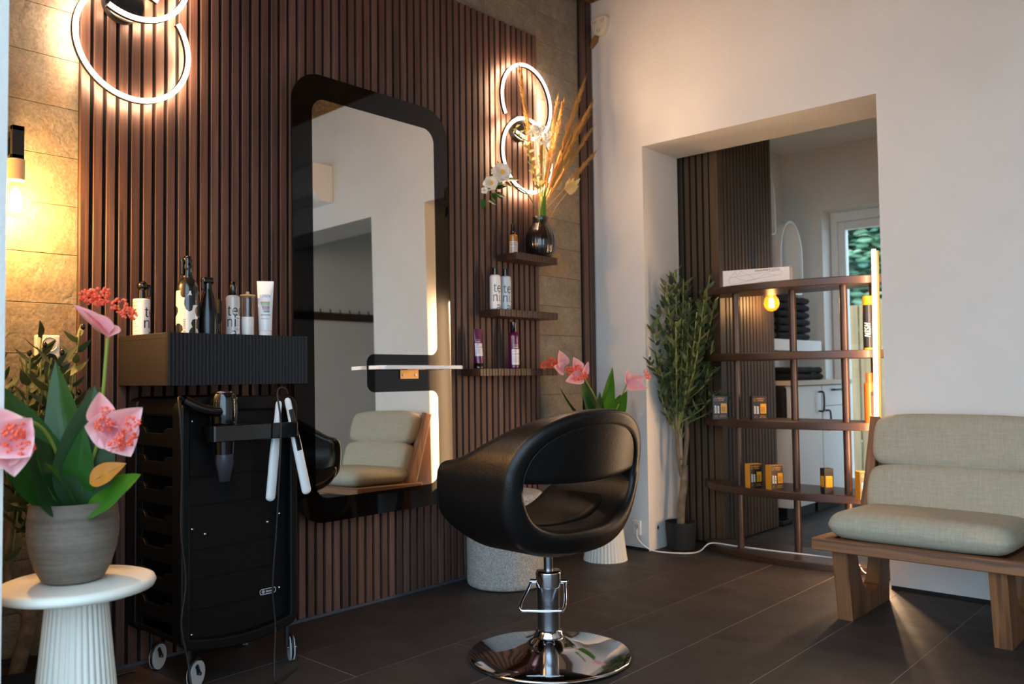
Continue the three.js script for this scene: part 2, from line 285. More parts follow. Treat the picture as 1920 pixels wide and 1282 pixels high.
function ringLamp(x, label) {
  const t = thing('ring_wall_lamp', label, 'wall lamp', [x, 2.2175, ZS], 0, 'double ring wall lamps');
  const mount = new THREE.CylinderGeometry(0.064, 0.064, 0.034, 48); mount.rotateX(Math.PI / 2); mount.translate(-0.02, 0.0, 0.017); part('mount', mount, std({ color: rgb(7, 7, 7), roughness: 0.85 }), t);
  const ZB = 0.04, D2R = Math.PI / 180;
  [[0.004, 0.1385, -117, 210], [0.004, -0.1395, 65, 397]].forEach(([cx, cy, a0, a1], i) => {
    const body = annular(0.1795, 0.1975, a0 * D2R, a1 * D2R, 0.014); body.translate(cx, cy, ZB); const ring = part('ring', body, M.blackMatte, t);
    const f = annular(0.18, 0.197, a0 * D2R, a1 * D2R, 0.003); f.translate(cx, cy, ZB + 0.0142); part('diffuser', f, glow(1, 0.88, 0.76, 3.2), ring);
    const b = annular(0.1815, 0.1955, a0 * D2R, a1 * D2R, 0.002); b.translate(cx, cy, ZB - 0.0022); part('rear_diffuser', b, glow(...WARM, 3), ring);
    const n = 9; for (let k = 0; k < n; k++) {
      const a = (a0 + (a1 - a0) * (k + 0.5) / n) * D2R, w = 0.1885 * (a1 - a0) * D2R / n * 0.96, c = Math.cos(a), s = Math.sin(a);
      rectLight(t, [cx + 0.1885 * c, cy + 0.1885 * s, ZB + 0.0185], [0, 0, 1], [-s, c, 0], w, 0.015, WARM, 110);
      rectLight(t, [cx + 0.1885 * c, cy + 0.1885 * s, ZB - 0.0035], [0, 0, -1], [-s, c, 0], w, 0.014, WARM, 105);
    }
  });
  part('arm', rod([-0.045, 0.02, 0.03], [-0.06, -0.038, ZB + 0.004], 0.006), M.blackMatte, t); part('arm', rod([0.02, -0.02, 0.03], [0.03, -0.044, ZB + 0.004], 0.006), M.blackMatte, t);
  return t;
}
ringLamp(1.2175, 'glowing double ring wall lamp cut off by the top left picture edge');
ringLamp(3.227, 'glowing double ring wall lamp behind the dried flower vase');

function sconce(pos, label, k, turn = 0, bh = k > 1 ? 0.1 : 0.07) {   // bracket on the wall behind, bulb hanging down
  const t = thing('bulb_sconce', label, 'wall lamp', pos, turn, 'filament bulb sconces');
  part('bracket', [rbox(0.034, 0.016, 0.125, 0.002, 0, bh - 0.008, 0.0625), rbox(0.034, bh, 0.016, 0.002, 0, bh / 2, 0.117), rbox(0.034, bh, 0.01, 0.002, 0, bh / 2, 0.005), rbox(0.034, 0.014, 0.125, 0.002, 0, 0.007, 0.0625)], M.black, t);
  part('socket', cyl(0.0235, 0.0235, 0.062, 0, -0.062, 0.108), std({ color: rgb(214, 182, 142), roughness: 0.65 }), t);
  const bulb = lathe([[0.0001, -0.177], [0.022, -0.171], [0.038, -0.155], [0.045, -0.132], [0.041, -0.108], [0.03, -0.09], [0.018, -0.078], [0.014, -0.062]], 40); bulb.translate(0, 0, 0.108);
  const gl = part('glass_globe', bulb, phy({ color: k > 1 ? rgb(255, 226, 170) : rgb(255, 200, 120), transmission: 0.92, thickness: 0, roughness: 0.03, emissive: new THREE.Color().setRGB(...AMBER), emissiveIntensity: k > 1 ? 0.8 : 0.06 }), t);
  const fil = []; for (let i = 0; i < 6; i++) { const a = i / 6 * Math.PI * 2; fil.push(rod([0.013 * Math.cos(a), -0.155, 0.108 + 0.013 * Math.sin(a)], [0.008 * Math.cos(a), -0.1, 0.108 + 0.008 * Math.sin(a)], 0.0022)); }
  part('filament', fil, glow(1, 0.66, 0.3, 60), gl);
  pointLight(t, [0, -0.13, 0.108], AMBER, k, 1); return t;
}
sconce([0.858, 1.613, ZA + 0.002], 'black bracket filament bulb sconce on the stone wall at far left', 1.8);
sconce([4.7, 1.49, -2.285], 'filament bulb sconce hanging behind the open wooden shelf', 0.16);
{
  const t = thing('led_stick_lamp', 'slim upright glowing LED stick lamp between shelf and lounge chair', 'floor lamp', [4.03, 0, -1.372]); t.rotation.z = 0.0; t.rotation.x = 0.012;
  part('base', cyl(0.045, 0.045, 0.01), M.black, t);
  part('channel', rbox(0.014, 1.5, 0.014, 0.002, 0.006, 0.765, 0.008), M.brass, t);
  part('light_tube', cyl(0.0095, 0.0095, 1.46, -0.004, 0.06, -0.004, 16), glow(1, 0.8, 0.55, 7), t);
  for (const [at, d] of [[[-0.0165, 0.79, -0.004], [-1, 0, 0]], [[-0.004, 0.79, -0.0165], [0, 0, -1]], [[-0.004, 0.79, 0.0175], [0, 0, 1]]]) rectLight(t, at, d, [0, 1, 0], 1.44, 0.016, [1, 0.63, 0.35], 85);
}

// ================================================================ mirror
{
  const ZM = 0.067, t = thing('mirror', 'tall frameless mirror with wide black glass border and rounded corners', 'mirror', [2.2455, 0, ZS]); t.rotation.x = -0.0145; t.position.z = ZS + 0.0145 * 1.28 + 0.006;
  const k = 2.78 / 2.82, X = (x) => x * k - 2.2455, Y = (y) => 0.95 + (y - 0.95) * k;
  const out = rrShape(X(1.852), Y(0.379), X(2.692), Y(2.18), 0.135);
  const inner = (S) => { // mirror area with the notch of the black tab on the right
    const s = new S(), x0 = X(1.946), x1 = X(2.607), y0 = Y(0.474), y1 = Y(2.081), r = 0.062, xt = X(2.205), t0 = Y(0.888), t1 = Y(1.049), q = 0.038;
    s.moveTo(x0 + r, y0); s.lineTo(x1 - r, y0); s.absarc(x1 - r, y0 + r, r, -Math.PI / 2, 0); s.lineTo(x1, t0 - q); s.absarc(x1 - q, t0 - q, q, 0, Math.PI / 2);
    s.lineTo(xt + q, t0); s.absarc(xt + q, t0 + q, q, -Math.PI / 2, Math.PI, true); s.lineTo(xt, t1 - q); s.absarc(xt + q, t1 - q, q, Math.PI, Math.PI / 2, true); s.lineTo(x1 - q, t1); s.absarc(x1 - q, t1 + q, q, -Math.PI / 2, 0);
    s.lineTo(x1, y1 - r); s.absarc(x1 - r, y1 - r, r, 0, Math.PI / 2); s.lineTo(x0 + r, y1); s.absarc(x0 + r, y1 - r, r, Math.PI / 2, Math.PI); s.lineTo(x0, y0 + r); s.absarc(x0 + r, y0 + r, r, Math.PI, Math.PI * 1.5); return s;
  };
  out.holes.push(inner(THREE.Path));
  const b = ext(out, 0.006, 0, 24); b.translate(0, 0, ZM - 0.006); part('black_border', b, M.blackGlass, t);
  const m = ext(inner(THREE.Shape), 0.005, 0, 24); m.translate(0, 0, ZM - 0.0055); part('mirror_glass', m, M.mirror, t);
  const bk = ext(rrShape(X(1.90), Y(0.43), X(2.64), Y(2.13), 0.1), ZM - 0.024); bk.translate(0, 0, 0.016); part('back_frame', bk, M.black, t);
  const sh = thing('mirror_ledge', 'thin white ledge with rounded corners in front of the mirror', 'ledge', [2.4, 0.985, ZS + ZM + 0.0115]);
  const ls = rrShape(-0.235, 0, 0.235, 0.11, 0.03); const lg = ext(ls, 0.012, 0.002); lg.rotateX(Math.PI / 2); lg.scale(1, 1, 1); lg.translate(0, 0.013, 0.001); part('ledge_board', lg, M.whiteGloss, sh);
  part('bracket', [rbox(0.105, 0.042, 0.004, 0.002, 0, -0.021, 0.003), rbox(0.105, 0.003, 0.05, 0.001, 0, -0.0016, 0.026)], M.brass, sh);
  for (const x of [-0.034, 0.034]) { const g = new THREE.CylinderGeometry(0.006, 0.006, 0.003, 16); g.rotateX(Math.PI / 2); g.translate(x, -0.025, 0.006); part('screw', g, M.steel, sh); }
}

// ================================================================ wall shelves
[[2.791, 0.951, 3.363, 'lowest'], [2.929, 1.236, 3.373, 'middle'], [3.051, 1.521, 3.374, 'uppermost']].forEach(([x0, y, x1, which], i) => {
  const w = x1 - x0, t = thing('wall_shelf', `${which} of three floating walnut shelves edged with slat offcuts`, 'shelf', [(x0 + x1) / 2, y, ZS], 0, 'floating walnut shelves');
  part('board', rbox(w, 0.034, 0.118, 0.002, 0, 0.018, 0.0595, 1, 'x', i), M.walnut, t);
  const n = Math.round(w / 0.041), p = w / n; const g = rbox(p * 0.5 - 0.002, 0.036, 0.009, 0.0025, 0, 0, 0, 2, 'y', i + 0.3), g2 = rbox(p * 0.46, 0.036, 0.0075, 0.0025, 0, 0, 0, 2, 'y', i + 0.9);
  for (let k = 0; k < n; k++) { part('edge_slat', g, M.walnut, t).position.set(-w / 2 + p * (k + 0.27), 0.0185, 0.1235); part('edge_slat', g2, M.walnut, t).position.set(-w / 2 + p * (k + 0.76), 0.0185, 0.1228); }
});

// ================================================================ drawer unit
{
  const t = thing('floating_drawer_unit', 'black wall-hung drawer unit with fluted front above the trolley', 'drawer unit', [1.449, 0.933, ZS]);
  part('carcass', [rbox(0.502, 0.018, 0.338, 0.002, 0, 0.1551, 0.17), rbox(0.502, 0.018, 0.338, 0.002, 0, 0.009, 0.17), box(0.018, 0.129, 0.337, -0.2419, 0.082, 0.17), box(0.018, 0.129, 0.337, 0.2419, 0.082, 0.17), box(0.466, 0.128, 0.01, 0, 0.082, 0.006)], std({ color: rgb(30, 26, 25), roughness: 0.6 }), t);
  const pts = [[-0.2505, 0], [0.2505, 0]]; const n = 40; for (let i = n * 6; i >= 0; i--) { const u = i / (n * 6); pts.push([-0.2505 + 0.501 * u, 0.0125 + 0.0045 * Math.abs(Math.sin(u * n * Math.PI))]); }
  const g = ext(poly(pts), 0.163); g.rotateX(-Math.PI / 2); g.scale(1, 1, -1); const h = g.toNonIndexed(), a = h.attributes.position.array; for (let i = 0; i < a.length; i += 9) for (let k = 0; k < 3; k++) { const q = a[i + 3 + k]; a[i + 3 + k] = a[i + 6 + k]; a[i + 6 + k] = q; } h.computeVertexNormals();
  h.translate(0, 0.0005, 0.338); part('fluted_front', h, phy({ color: rgb(25, 24, 26), roughness: 0.65, specularIntensity: 0.6 }), t);
}

// ================================================================ smooth solids from distance fields
function surfaceNets(sdf, lo, hi, cell) {
  const n = [0, 1, 2].map((k) => Math.ceil((hi[k] - lo[k]) / cell) + 1), [nx, ny, nz] = n, F = new Float32Array(nx * ny * nz);
  for (let k = 0; k < nz; k++) for (let j = 0; j < ny; j++) for (let i = 0; i < nx; i++) F[i + nx * (j + ny * k)] = sdf(lo[0] + i * cell, lo[1] + j * cell, lo[2] + k * cell);
  const id = new Int32Array(nx * ny * nz).fill(-1), P = [], I = [], at = (i, j, k) => i + nx * (j + ny * k);
  for (let k = 0; k < nz - 1; k++) for (let j = 0; j < ny - 1; j++) for (let i = 0; i < nx - 1; i++) {
    let c = 0, x = 0, y = 0, z = 0; const val = (a, b, d) => F[at(i + a, j + b, k + d)];
    for (const [a, b] of EDGES) { const va = val(...a), vb = val(...b); if ((va < 0) !== (vb < 0)) { const t = va / (va - vb); x += a[0] + t * (b[0] - a[0]); y += a[1] + t * (b[1] - a[1]); z += a[2] + t * (b[2] - a[2]); c++; } }
    if (c) { id[at(i, j, k)] = P.length / 3; P.push(lo[0] + (i + x / c) * cell, lo[1] + (j + y / c) * cell, lo[2] + (k + z / c) * cell); }
  }
  for (let k = 1; k < nz - 1; k++) for (let j = 1; j < ny - 1; j++) for (let i = 1; i < nx - 1; i++) {
    const s = F[at(i, j, k)] < 0, q = (a, b, c, d, f) => { if (f) I.push(a, b, c, a, c, d); else I.push(a, c, b, a, d, c); };
    if (s !== (F[at(i + 1, j, k)] < 0)) q(id[at(i, j - 1, k - 1)], id[at(i, j, k - 1)], id[at(i, j, k)], id[at(i, j - 1, k)], s);
    if (s !== (F[at(i, j + 1, k)] < 0)) q(id[at(i - 1, j, k - 1)], id[at(i - 1, j, k)], id[at(i, j, k)], id[at(i, j, k - 1)], s);
    if (s !== (F[at(i, j, k + 1)] < 0)) q(id[at(i - 1, j - 1, k)], id[at(i, j - 1, k)], id[at(i, j, k)], id[at(i - 1, j, k)], s);
  }
  const N = new Float32Array(P.length), e = cell * 0.4;
  for (let v = 0; v < P.length; v += 3) {
    let [x, y, z] = [P[v], P[v + 1], P[v + 2]]; let g;
    for (let r = 0; r < 2; r++) { g = V(sdf(x + e, y, z) - sdf(x - e, y, z), sdf(x, y + e, z) - sdf(x, y - e, z), sdf(x, y, z + e) - sdf(x, y, z - e)).multiplyScalar(0.5 / e); const L = Math.max(g.lengthSq(), 0.15), d = clamp(sdf(x, y, z) / L, -cell, cell); x -= g.x * d; y -= g.y * d; z -= g.z * d; }
    P[v] = x; P[v + 1] = y; P[v + 2] = z; g.normalize(); N[v] = g.x; N[v + 1] = g.y; N[v + 2] = g.z;
  }
  const geo = new THREE.BufferGeometry(); geo.setAttribute('position', new THREE.Float32BufferAttribute(P, 3)); geo.setAttribute('normal', new THREE.BufferAttribute(N, 3)); geo.setIndex(I); return metreUV(geo);
}
var EDGES = (() => { const e = []; for (const a of [0, 1]) for (const b of [0, 1]) { e.push([[0, a, b], [1, a, b]], [[a, 0, b], [a, 1, b]], [[a, b, 0], [a, b, 1]]); } return e; })();
const smax = (a, b, k) => { const h = Math.max(k - Math.abs(a - b), 0) / k; return Math.max(a, b) + h * h * k * 0.25; };
const smin = (a, b, k) => -smax(-a, -b, k);

// ================================================================ salon chair, facing the mirror
{
  const t = thing('salon_chair', 'black leather tub salon chair on a round chrome pedestal', 'chair', [2.221, 0, -1.85]);
  const TX = 0.012, TZ = 0.014;
  const A = 0.335, CY = 0.615, TH = 0.062, NE = 2.5;
  const oval = (x, y) => { const b = y > CY ? 0.226 : 0.25, n = y > CY ? 2.3 : 2.9, k = Math.pow(Math.pow(Math.abs(x / A), n) + Math.pow(Math.abs((y - CY) / b), n), 1 / n); const gx = Math.pow(Math.abs(x / A), n - 1) / A, gy = Math.pow(Math.abs((y - CY) / b), n - 1) / b, g = Math.hypot(gx, gy) / Math.max(Math.pow(k, n - 1), 1e-4); return (k - 1) / Math.max(g, 2.2); };
  const zr = (x, y) => 0.19 + 0.045 * (y - CY) / 0.22 - 0.07 * (x / A) * (x / A);
  const ytop = (z) => 0.676 + 0.172 * sstep(-0.2, 0.2, z) + 0.04 * sstep(0.1, 0.3, z);
  const zf = (y) => -0.225 + 0.10 * sstep(0.52, 0.38, y);
  const shell = (x, y, z) => { const d = oval(x, y); let s = smax(d, -(d + TH), 0.03); s = smax(s, z - zr(x, y), 0.028); s = smax(s, zf(y) - z, 0.03); s = smax(s, (y - ytop(z)) * 0.85, 0.032); return s; };
  const filler = (x, y, z) => { const d = oval(x, y) + 0.03, top = y - 0.448 - 0.12 * Math.pow(Math.abs(x) / 0.3, 3); let s = smax(d, top * 0.9, 0.03); s = smax(s, z - zr(x, y) + 0.006, 0.045); return smax(s, -0.22 - z, 0.06); };
  const tub = (x, y, z) => smin(shell(x, y, z), filler(x, y, z), 0.05);
  part('tub_shell', surfaceNets(tub, [-0.37, 0.34, -0.28], [0.37, 0.88, 0.3], 0.0095), M.leather, t).rotation.y = -0.05; t.children.at(-1).position.set(TX, 0, TZ);
  const back = (x, y, z) => { const d = oval(x, y) + 0.03; const zc = zr(x, y) - 0.014 + 0.012 * (1 - Math.pow(x / 0.3, 2)); const q = Math.abs(z - zc + 0.045) - 0.045; let s = smax(d, q, 0.03); s = smax(s, 0.603 + 0.015 * Math.pow(x / 0.3, 2) - y, 0.022); return smax(s, (y - ytop(z)) * 0.85, 0.04); };
  part('backrest', surfaceNets(back, [-0.34, 0.58, -0.1], [0.34, 0.88, 0.3], 0.0095), M.leather, t).rotation.y = -0.05; t.children.at(-1).position.set(TX, 0, TZ);
  const seat = (x, y, z) => { const d = oval(x, y) + 0.05; const top = y - 0.462 - 0.11 * Math.pow(Math.abs(x) / 0.3, 3) - 0.02 * sstep(0.0, 0.2, z); let s = smax(d, top * 0.9, 0.03); s = smax(s, z - zr(x, y) + 0.085, 0.05); return smax(s, -0.29 - z, 0.06); };
  part('seat', surfaceNets(seat, [-0.34, 0.36, -0.33], [0.34, 0.66, 0.26], 0.0095), M.leather, t).rotation.y = -0.05; t.children.at(-1).position.set(TX, 0, TZ);
  const seam = (off, dz, y0) => { const pts = []; for (let i = 0; i <= 90; i++) { const a = Math.PI * 2 * i / 90, c = Math.cos(a), s = Math.sin(a); let r = 0.1; for (let k = 0; k < 40; k++) { const d = oval(c * r, CY + s * r) + off; r -= d * 0.8; } pts.push([c * r, CY + s * r, zr(c * r, CY + s * r) + dz]); } return tube(pts, 0.0016, 240, 5, true); };
  for (const o of [0.011, 0.052]) { const m = part('rim_seam', seam(o, -0.0045), M.black, t); m.rotation.y = -0.05; m.position.set(TX, 0, TZ); }
  part('base', lathe([[0, 0.003], [0.268, 0.003], [0.275, 0.006], [0.276, 0.011], [0.27, 0.016], [0.232, 0.024], [0.18, 0.033], [0.12, 0.042], [0.08, 0.052], [0.055, 0.066], [0.05, 0.072]], 96), M.chrome, t);
  part('collar', lathe([[0.03, 0.062], [0.05, 0.066], [0.051, 0.076], [0.046, 0.081], [0.046, 0.09], [0.037, 0.096]], 48), M.chrome, t);
  part('column', lathe([[0.0385, 0.06], [0.0385, 0.2], [0.0392, 0.201], [0.0392, 0.235], [0.042, 0.238], [0.042, 0.284], [0.039, 0.29], [0.0001, 0.29]], 48), M.steel, t);
  part('top_collar', lathe([[0.0415, 0.236], [0.0435, 0.238], [0.0435, 0.284], [0.04, 0.291], [0.0001, 0.291]], 48), M.chrome, t);
  part('piston', cyl(0.016, 0.016, 0.11, 0, 0.285, 0, 24), M.steel, t);
  part('seat_plate', rbox(0.14, 0.014, 0.14, 0.006, 0, 0.376, 0), M.black, t);
  // foot pump lever, a chrome loop towards the camera
  const L = part('pump_lever', tube([[0.054, 0.252, 0], [0.056, 0.235, 0.015], [0.056, 0.188, 0.07], [0.05, 0.178, 0.08], [0.03, 0.177, 0.084], [-0.06, 0.177, 0.086], [-0.088, 0.178, 0.084], [-0.091, 0.188, 0.075], [-0.066, 0.235, 0.018], [-0.058, 0.252, 0]], 0.0055, 120, 10), M.chrome, t);
  L.rotation.y = Math.atan2(-0.80, 0.60);
  const pin = new THREE.CylinderGeometry(0.008, 0.008, 0.125, 16); pin.rotateZ(Math.PI / 2); pin.translate(0, 0.252, 0); const pm = part('lever_pin', pin, M.chrome, t); pm.rotation.y = L.rotation.y;
}

// ================================================================ lounge chair by the white wall
{
  const t = thing('lounge_chair', 'low teak lounge chair with beige linen cushions', 'chair', [3.2, 0, -0.985]);
  const W = 0.72; // along z
  // side plates with a U cut-out
  const leg = new THREE.Shape(); leg.moveTo(0.075, 0); leg.lineTo(0.49, 0); leg.lineTo(0.5, 0.275); leg.lineTo(0.43, 0.275); leg.lineTo(0.415, 0.2); leg.bezierCurveTo(0.4, 0.11, 0.36, 0.075, 0.3, 0.075); leg.bezierCurveTo(0.23, 0.075, 0.185, 0.11, 0.155, 0.2); leg.lineTo(0.13, 0.275); leg.lineTo(0.028, 0.275); leg.closePath();
  for (const z of [-0.29, 0.245]) { const g = metreUV(ext(leg, 0.052, 0.003), 'y', z); g.translate(0, 0, z); part('leg_frame', g, M.teak, t); }
  // seat frame: front rail proud, sloping back
  const fr = (g) => { g.rotateZ(-0.03); g.translate(0, 0.292, 0); return g; };
  part('seat_rail', fr(rbox(0.052, 0.046, W, 0.005, 0.024, 0, 0, 2, 'z', 0.4)), M.teak, t);
  for (const z of [-W / 2 + 0.032, W / 2 - 0.032]) part('side_rail', fr(rbox(0.5, 0.046, 0.062, 0.005, 0.28, 0, z, 2, 'x', z)), M.teak, t);
  part('seat_board', fr(rbox(0.47, 0.02, W - 0.1, 0.003, 0.28, 0.004, 0, 1, 'z', 1.1)), M.teak, t);
  // leaning back: live-edge boards at both sides and a back panel
  const bs = new THREE.Shape(); bs.moveTo(0.425, 0.29); bs.lineTo(0.495, 0.275); bs.lineTo(0.655, 0.742); bs.lineTo(0.6, 0.756); bs.bezierCurveTo(0.57, 0.64, 0.545, 0.62, 0.52, 0.53); bs.bezierCurveTo(0.49, 0.45, 0.46, 0.42, 0.425, 0.29);
  for (const z of [-0.33, 0.298]) { const g = metreUV(ext(bs, 0.034, 0.004), 'y', z * 3); g.translate(0, 0, z); part('back_post', g, M.teak, t); }
  const bp = rbox(0.022, 0.46, W - 0.06, 0.004, 0, 0.23, 0, 1, 'z', 2.2); bp.rotateZ(-0.33); bp.translate(0.49, 0.3, 0); part('back_panel', bp, M.teak, t);
  // cushions as soft superellipsoids
  const cushion = (a, b, c, k = 0.028) => surfaceNets((x, y, z) => { const q = [Math.abs(x) - a, Math.abs(y) - b * (1 - 0.22 * Math.pow(Math.abs(z) / c, 4)) * (1 - 0.14 * Math.pow(Math.abs(x) / a, 4)), Math.abs(z) - c]; return smax(smax(q[0], q[1], k * 2.6), q[2], k * 2.6) - 0.002; }, [-a - 0.02, -b - 0.02, -c - 0.02], [a + 0.02, b + 0.02, c + 0.02], 0.012);
  const sc = cushion(0.235, 0.056, 0.325); const sm = part('seat_cushion', sc, M.linen, t); sm.position.set(0.25, 0.358, 0); sm.rotation.z = -0.03;
  const bc = cushion(0.056, 0.117, 0.33, 0.019); 
  const b1 = part('back_cushion', bc, M.linen, t); b1.position.set(0.475, 0.452, 0.03); b1.rotation.z = -0.33;
  const b2 = part('back_cushion', bc, M.linen, t); b2.position.set(0.548, 0.655, 0.035); b2.rotation.z = -0.33;
}

// ================================================================ salon trolley
{
  const t = thing('salon_trolley', 'black plastic salon trolley with trays and grey-disc casters', 'trolley', [1.43, 0, -2.665]);
  const X0 = -0.205, X1 = 0.205, ZF = 0.175, ZB = -0.143;
  for (const [zc, s] of [[ZF, 1], [ZB, -1]]) { // front and back panels in a rounded rim, bottom edge bowed
    const o = new THREE.Shape(); o.moveTo(X0 + 0.035, 0.13); o.quadraticCurveTo(0, 0.085, X1 - 0.035, 0.13); o.quadraticCurveTo(X1, 0.135, X1, 0.175); o.lineTo(X1, 0.85); o.quadraticCurveTo(X1, 0.893, X1 - 0.045, 0.896); o.lineTo(X0 + 0.045, 0.896); o.quadraticCurveTo(X0, 0.893, X0, 0.85); o.lineTo(X0, 0.175); o.quadraticCurveTo(X0, 0.135, X0 + 0.035, 0.13);
    const hole = new THREE.Path(); const a = X0 + 0.03, b = X1 - 0.03; hole.moveTo(a, 0.165); hole.quadraticCurveTo(0, 0.122, b, 0.165); hole.lineTo(b, 0.85); hole.lineTo(a, 0.85); hole.closePath(); o.holes.push(hole);
    const g = ext(o, 0.05, 0.006); g.translate(0, 0, zc - 0.025); part(s > 0 ? 'front_rim' : 'rear_rim', g, M.trolley, t);
    const p = part(s > 0 ? 'front_panel' : 'rear_panel', rbox(0.352, 0.735, 0.012, 0.002, 0, 0.505, zc - 0.004 * s), M.trolley, t);
    if (s > 0) {
      for (const y of [0.24, 0.335, 0.425, 0.56, 0.65]) part('panel_rib', rbox(0.35, 0.0035, 0.006, 0.0012, 0, y, zc + 0.003), M.trolley, p);
      for (const [x, y] of [[-0.158, 0.822], [-0.158, 0.491], [-0.158, 0.17], [0.15, 0.5], [0.15, 0.255], [-0.115, 0.47], [0.105, 0.478]]) { const q = ball(0.0055, x, y, zc + 0.004, 12, 8); part('screw', q, M.chrome, p); }
      const badge = print(256, 80, (c, w, h) => { c.fillStyle = '#101012'; c.fillRect(0, 0, w, h); c.strokeStyle = '#c9ccd2'; c.lineWidth = 8; c.beginPath(); c.roundRect(6, 6, w - 12, h - 12, 34); c.stroke(); c.fillStyle = '#c9ccd2'; c.font = 'italic bold 40px sans-serif'; c.fillText('Dewal', 92, 54); for (let i = 0; i < 6; i++) { const q = i * Math.PI / 3; c.beginPath(); c.ellipse(58 + 15 * Math.cos(q), 40 + 15 * Math.sin(q), 11, 5, q, 0, 7); c.fill(); } });
      const bg = new THREE.PlaneGeometry(0.062, 0.02); bg.translate(0.106, 0.252, zc + 0.0062); part('badge', bg, std({ map: badge, roughness: 0.35 }), p);
    }
  }
  part('lower_shelf', rbox(0.38, 0.02, 0.33, 0.004, 0, 0.15, 0.01), M.trolley, t);
  part('top_tray', [rbox(0.38, 0.014, 0.33, 0.004, 0, 0.842, 0.01), rbox(0.012, 0.05, 0.33, 0.004, -0.186, 0.865, 0.01), rbox(0.012, 0.05, 0.33, 0.004, 0.186, 0.865, 0.01)], M.trolley, t);
  const tray = (() => { // tray with a scooped front lip on the -x side
    const s = new THREE.Shape(); s.moveTo(-0.14, 0); s.lineTo(0.14, 0); s.lineTo(0.145, 0.06); s.lineTo(0.085, 0.06); s.quadraticCurveTo(0.07, 0.06, 0.06, 0.042); s.lineTo(-0.06, 0.042); s.quadraticCurveTo(-0.07, 0.06, -0.085, 0.06); s.lineTo(-0.145, 0.06); s.closePath();
    const g = ext(s, 0.008, 0.002); g.rotateY(Math.PI / 2); g.translate(-0.196, 0, 0.01); return mergeAll([g, rbox(0.38, 0.004, 0.28, 0.001, 0, 0.004, 0.01), rbox(0.38, 0.05, 0.006, 0.002, 0, 0.027, -0.13), rbox(0.38, 0.05, 0.006, 0.002, 0, 0.027, 0.15), rbox(0.006, 0.05, 0.28, 0.002, 0.188, 0.027, 0.01)]);
  })();
  for (let i = 0; i < 7; i++) part('tray', tray, M.trolley, t).position.y = 0.2 + i * 0.09;
  // tool holder bar on the front
  part('tool_holder', [rbox(0.28, 0.006, 0.085, 0.003, 0, 0.8, ZF + 0.075), rbox(0.29, 0.05, 0.007, 0.003, 0, 0.785, ZF + 0.118), rbox(0.007, 0.05, 0.09, 0.003, -0.144, 0.785, ZF + 0.075), rbox(0.007, 0.05, 0.09, 0.003, 0.144, 0.785, ZF + 0.075), rbox(0.06, 0.05, 0.03, 0.003, 0, 0.785, ZF + 0.03)], M.blackGloss, t);
  for (const [x, z, a] of [[-0.15, 0.15, 0.55], [0.185, 0.17, 1.15], [-0.15, -0.105, 0.6], [0.17, -0.1, 1.0]]) {
    const c = new THREE.Group(); c.name = 'caster'; c.position.set(x, 0, z); c.rotation.y = a; t.add(c);
    part('swivel_stem', cyl(0.008, 0.008, 0.1, 0, 0.05, 0, 12), M.black, c);
    const w = new THREE.CylinderGeometry(0.04, 0.04, 0.016, 40); w.rotateX(Math.PI / 2); w.translate(0.012, 0.04, 0.016); part('wheel_disc', w, std({ color: rgb(176, 182, 186), roughness: 0.5 }), c);
    const ty = new THREE.TorusGeometry(0.04, 0.0045, 8, 40); ty.translate(0.012, 0.045, 0.016); part('tyre', ty, M.black, c);
    part('fork', [rod([0, 0.07, 0.012], [0.012, 0.042, 0.026], 0.007), rod([0, 0.07, 0.026], [0.013, 0.043, 0.027], 0.006)], M.black, c);
    const ax = new THREE.CylinderGeometry(0.006, 0.006, 0.03, 16); ax.rotateX(Math.PI / 2); ax.translate(0.012, 0.042, 0.018); part('axle', ax, M.steel, c);
  }
}
{ // hair dryer hung nozzle down in the holder
  const t = thing('hair_dryer', 'black glossy hair dryer hanging nozzle down on the trolley', 'hair dryer', [1.345, 0.86, -2.425]);
  part('barrel', lathe([[0.0001, 0.05], [0.03, 0.05], [0.038, 0.044], [0.041, 0.025], [0.043, -0.01], [0.041, -0.045], [0.036, -0.07], [0.033, -0.1], [0.031, -0.14]], 40), M.blackGloss, t);
  part('nozzle', lathe([[0.031, -0.14], [0.0335, -0.142], [0.0335, -0.17], [0.02, -0.225], [0.0001, -0.225]], 4).rotateY(0.5), std({ color: rgb(58, 60, 66), roughness: 0.35 }), t);
  part('handle', tube([[-0.02, -0.01, 0.02], [-0.06, -0.004, 0.025], [-0.105, 0.012, 0.02], [-0.135, 0.03, 0.012]], 0.016, 30, 12), M.blackGloss, t);
  part('rear_grille', lathe([[0.028, 0.0505], [0.028, 0.053], [0.012, 0.054], [0.0001, 0.054]], 32), M.steel, t);
  part('power_cord', tube([[-0.135, 0.03, 0.012], [-0.155, 0.04, 0.02], [-0.165, 0.0, 0.045], [-0.16, -0.15, 0.05], [-0.162, -0.35, 0.05], [-0.15, -0.5, 0.055], [-0.165, -0.62, 0.06], [-0.15, -0.72, 0.07], [-0.145, -0.8, 0.09], [-0.12, -0.85, 0.12], [0.0, -0.856, 0.2], [0.05, -0.856, 0.19]], 0.0035, 160, 8), M.black, t);
}
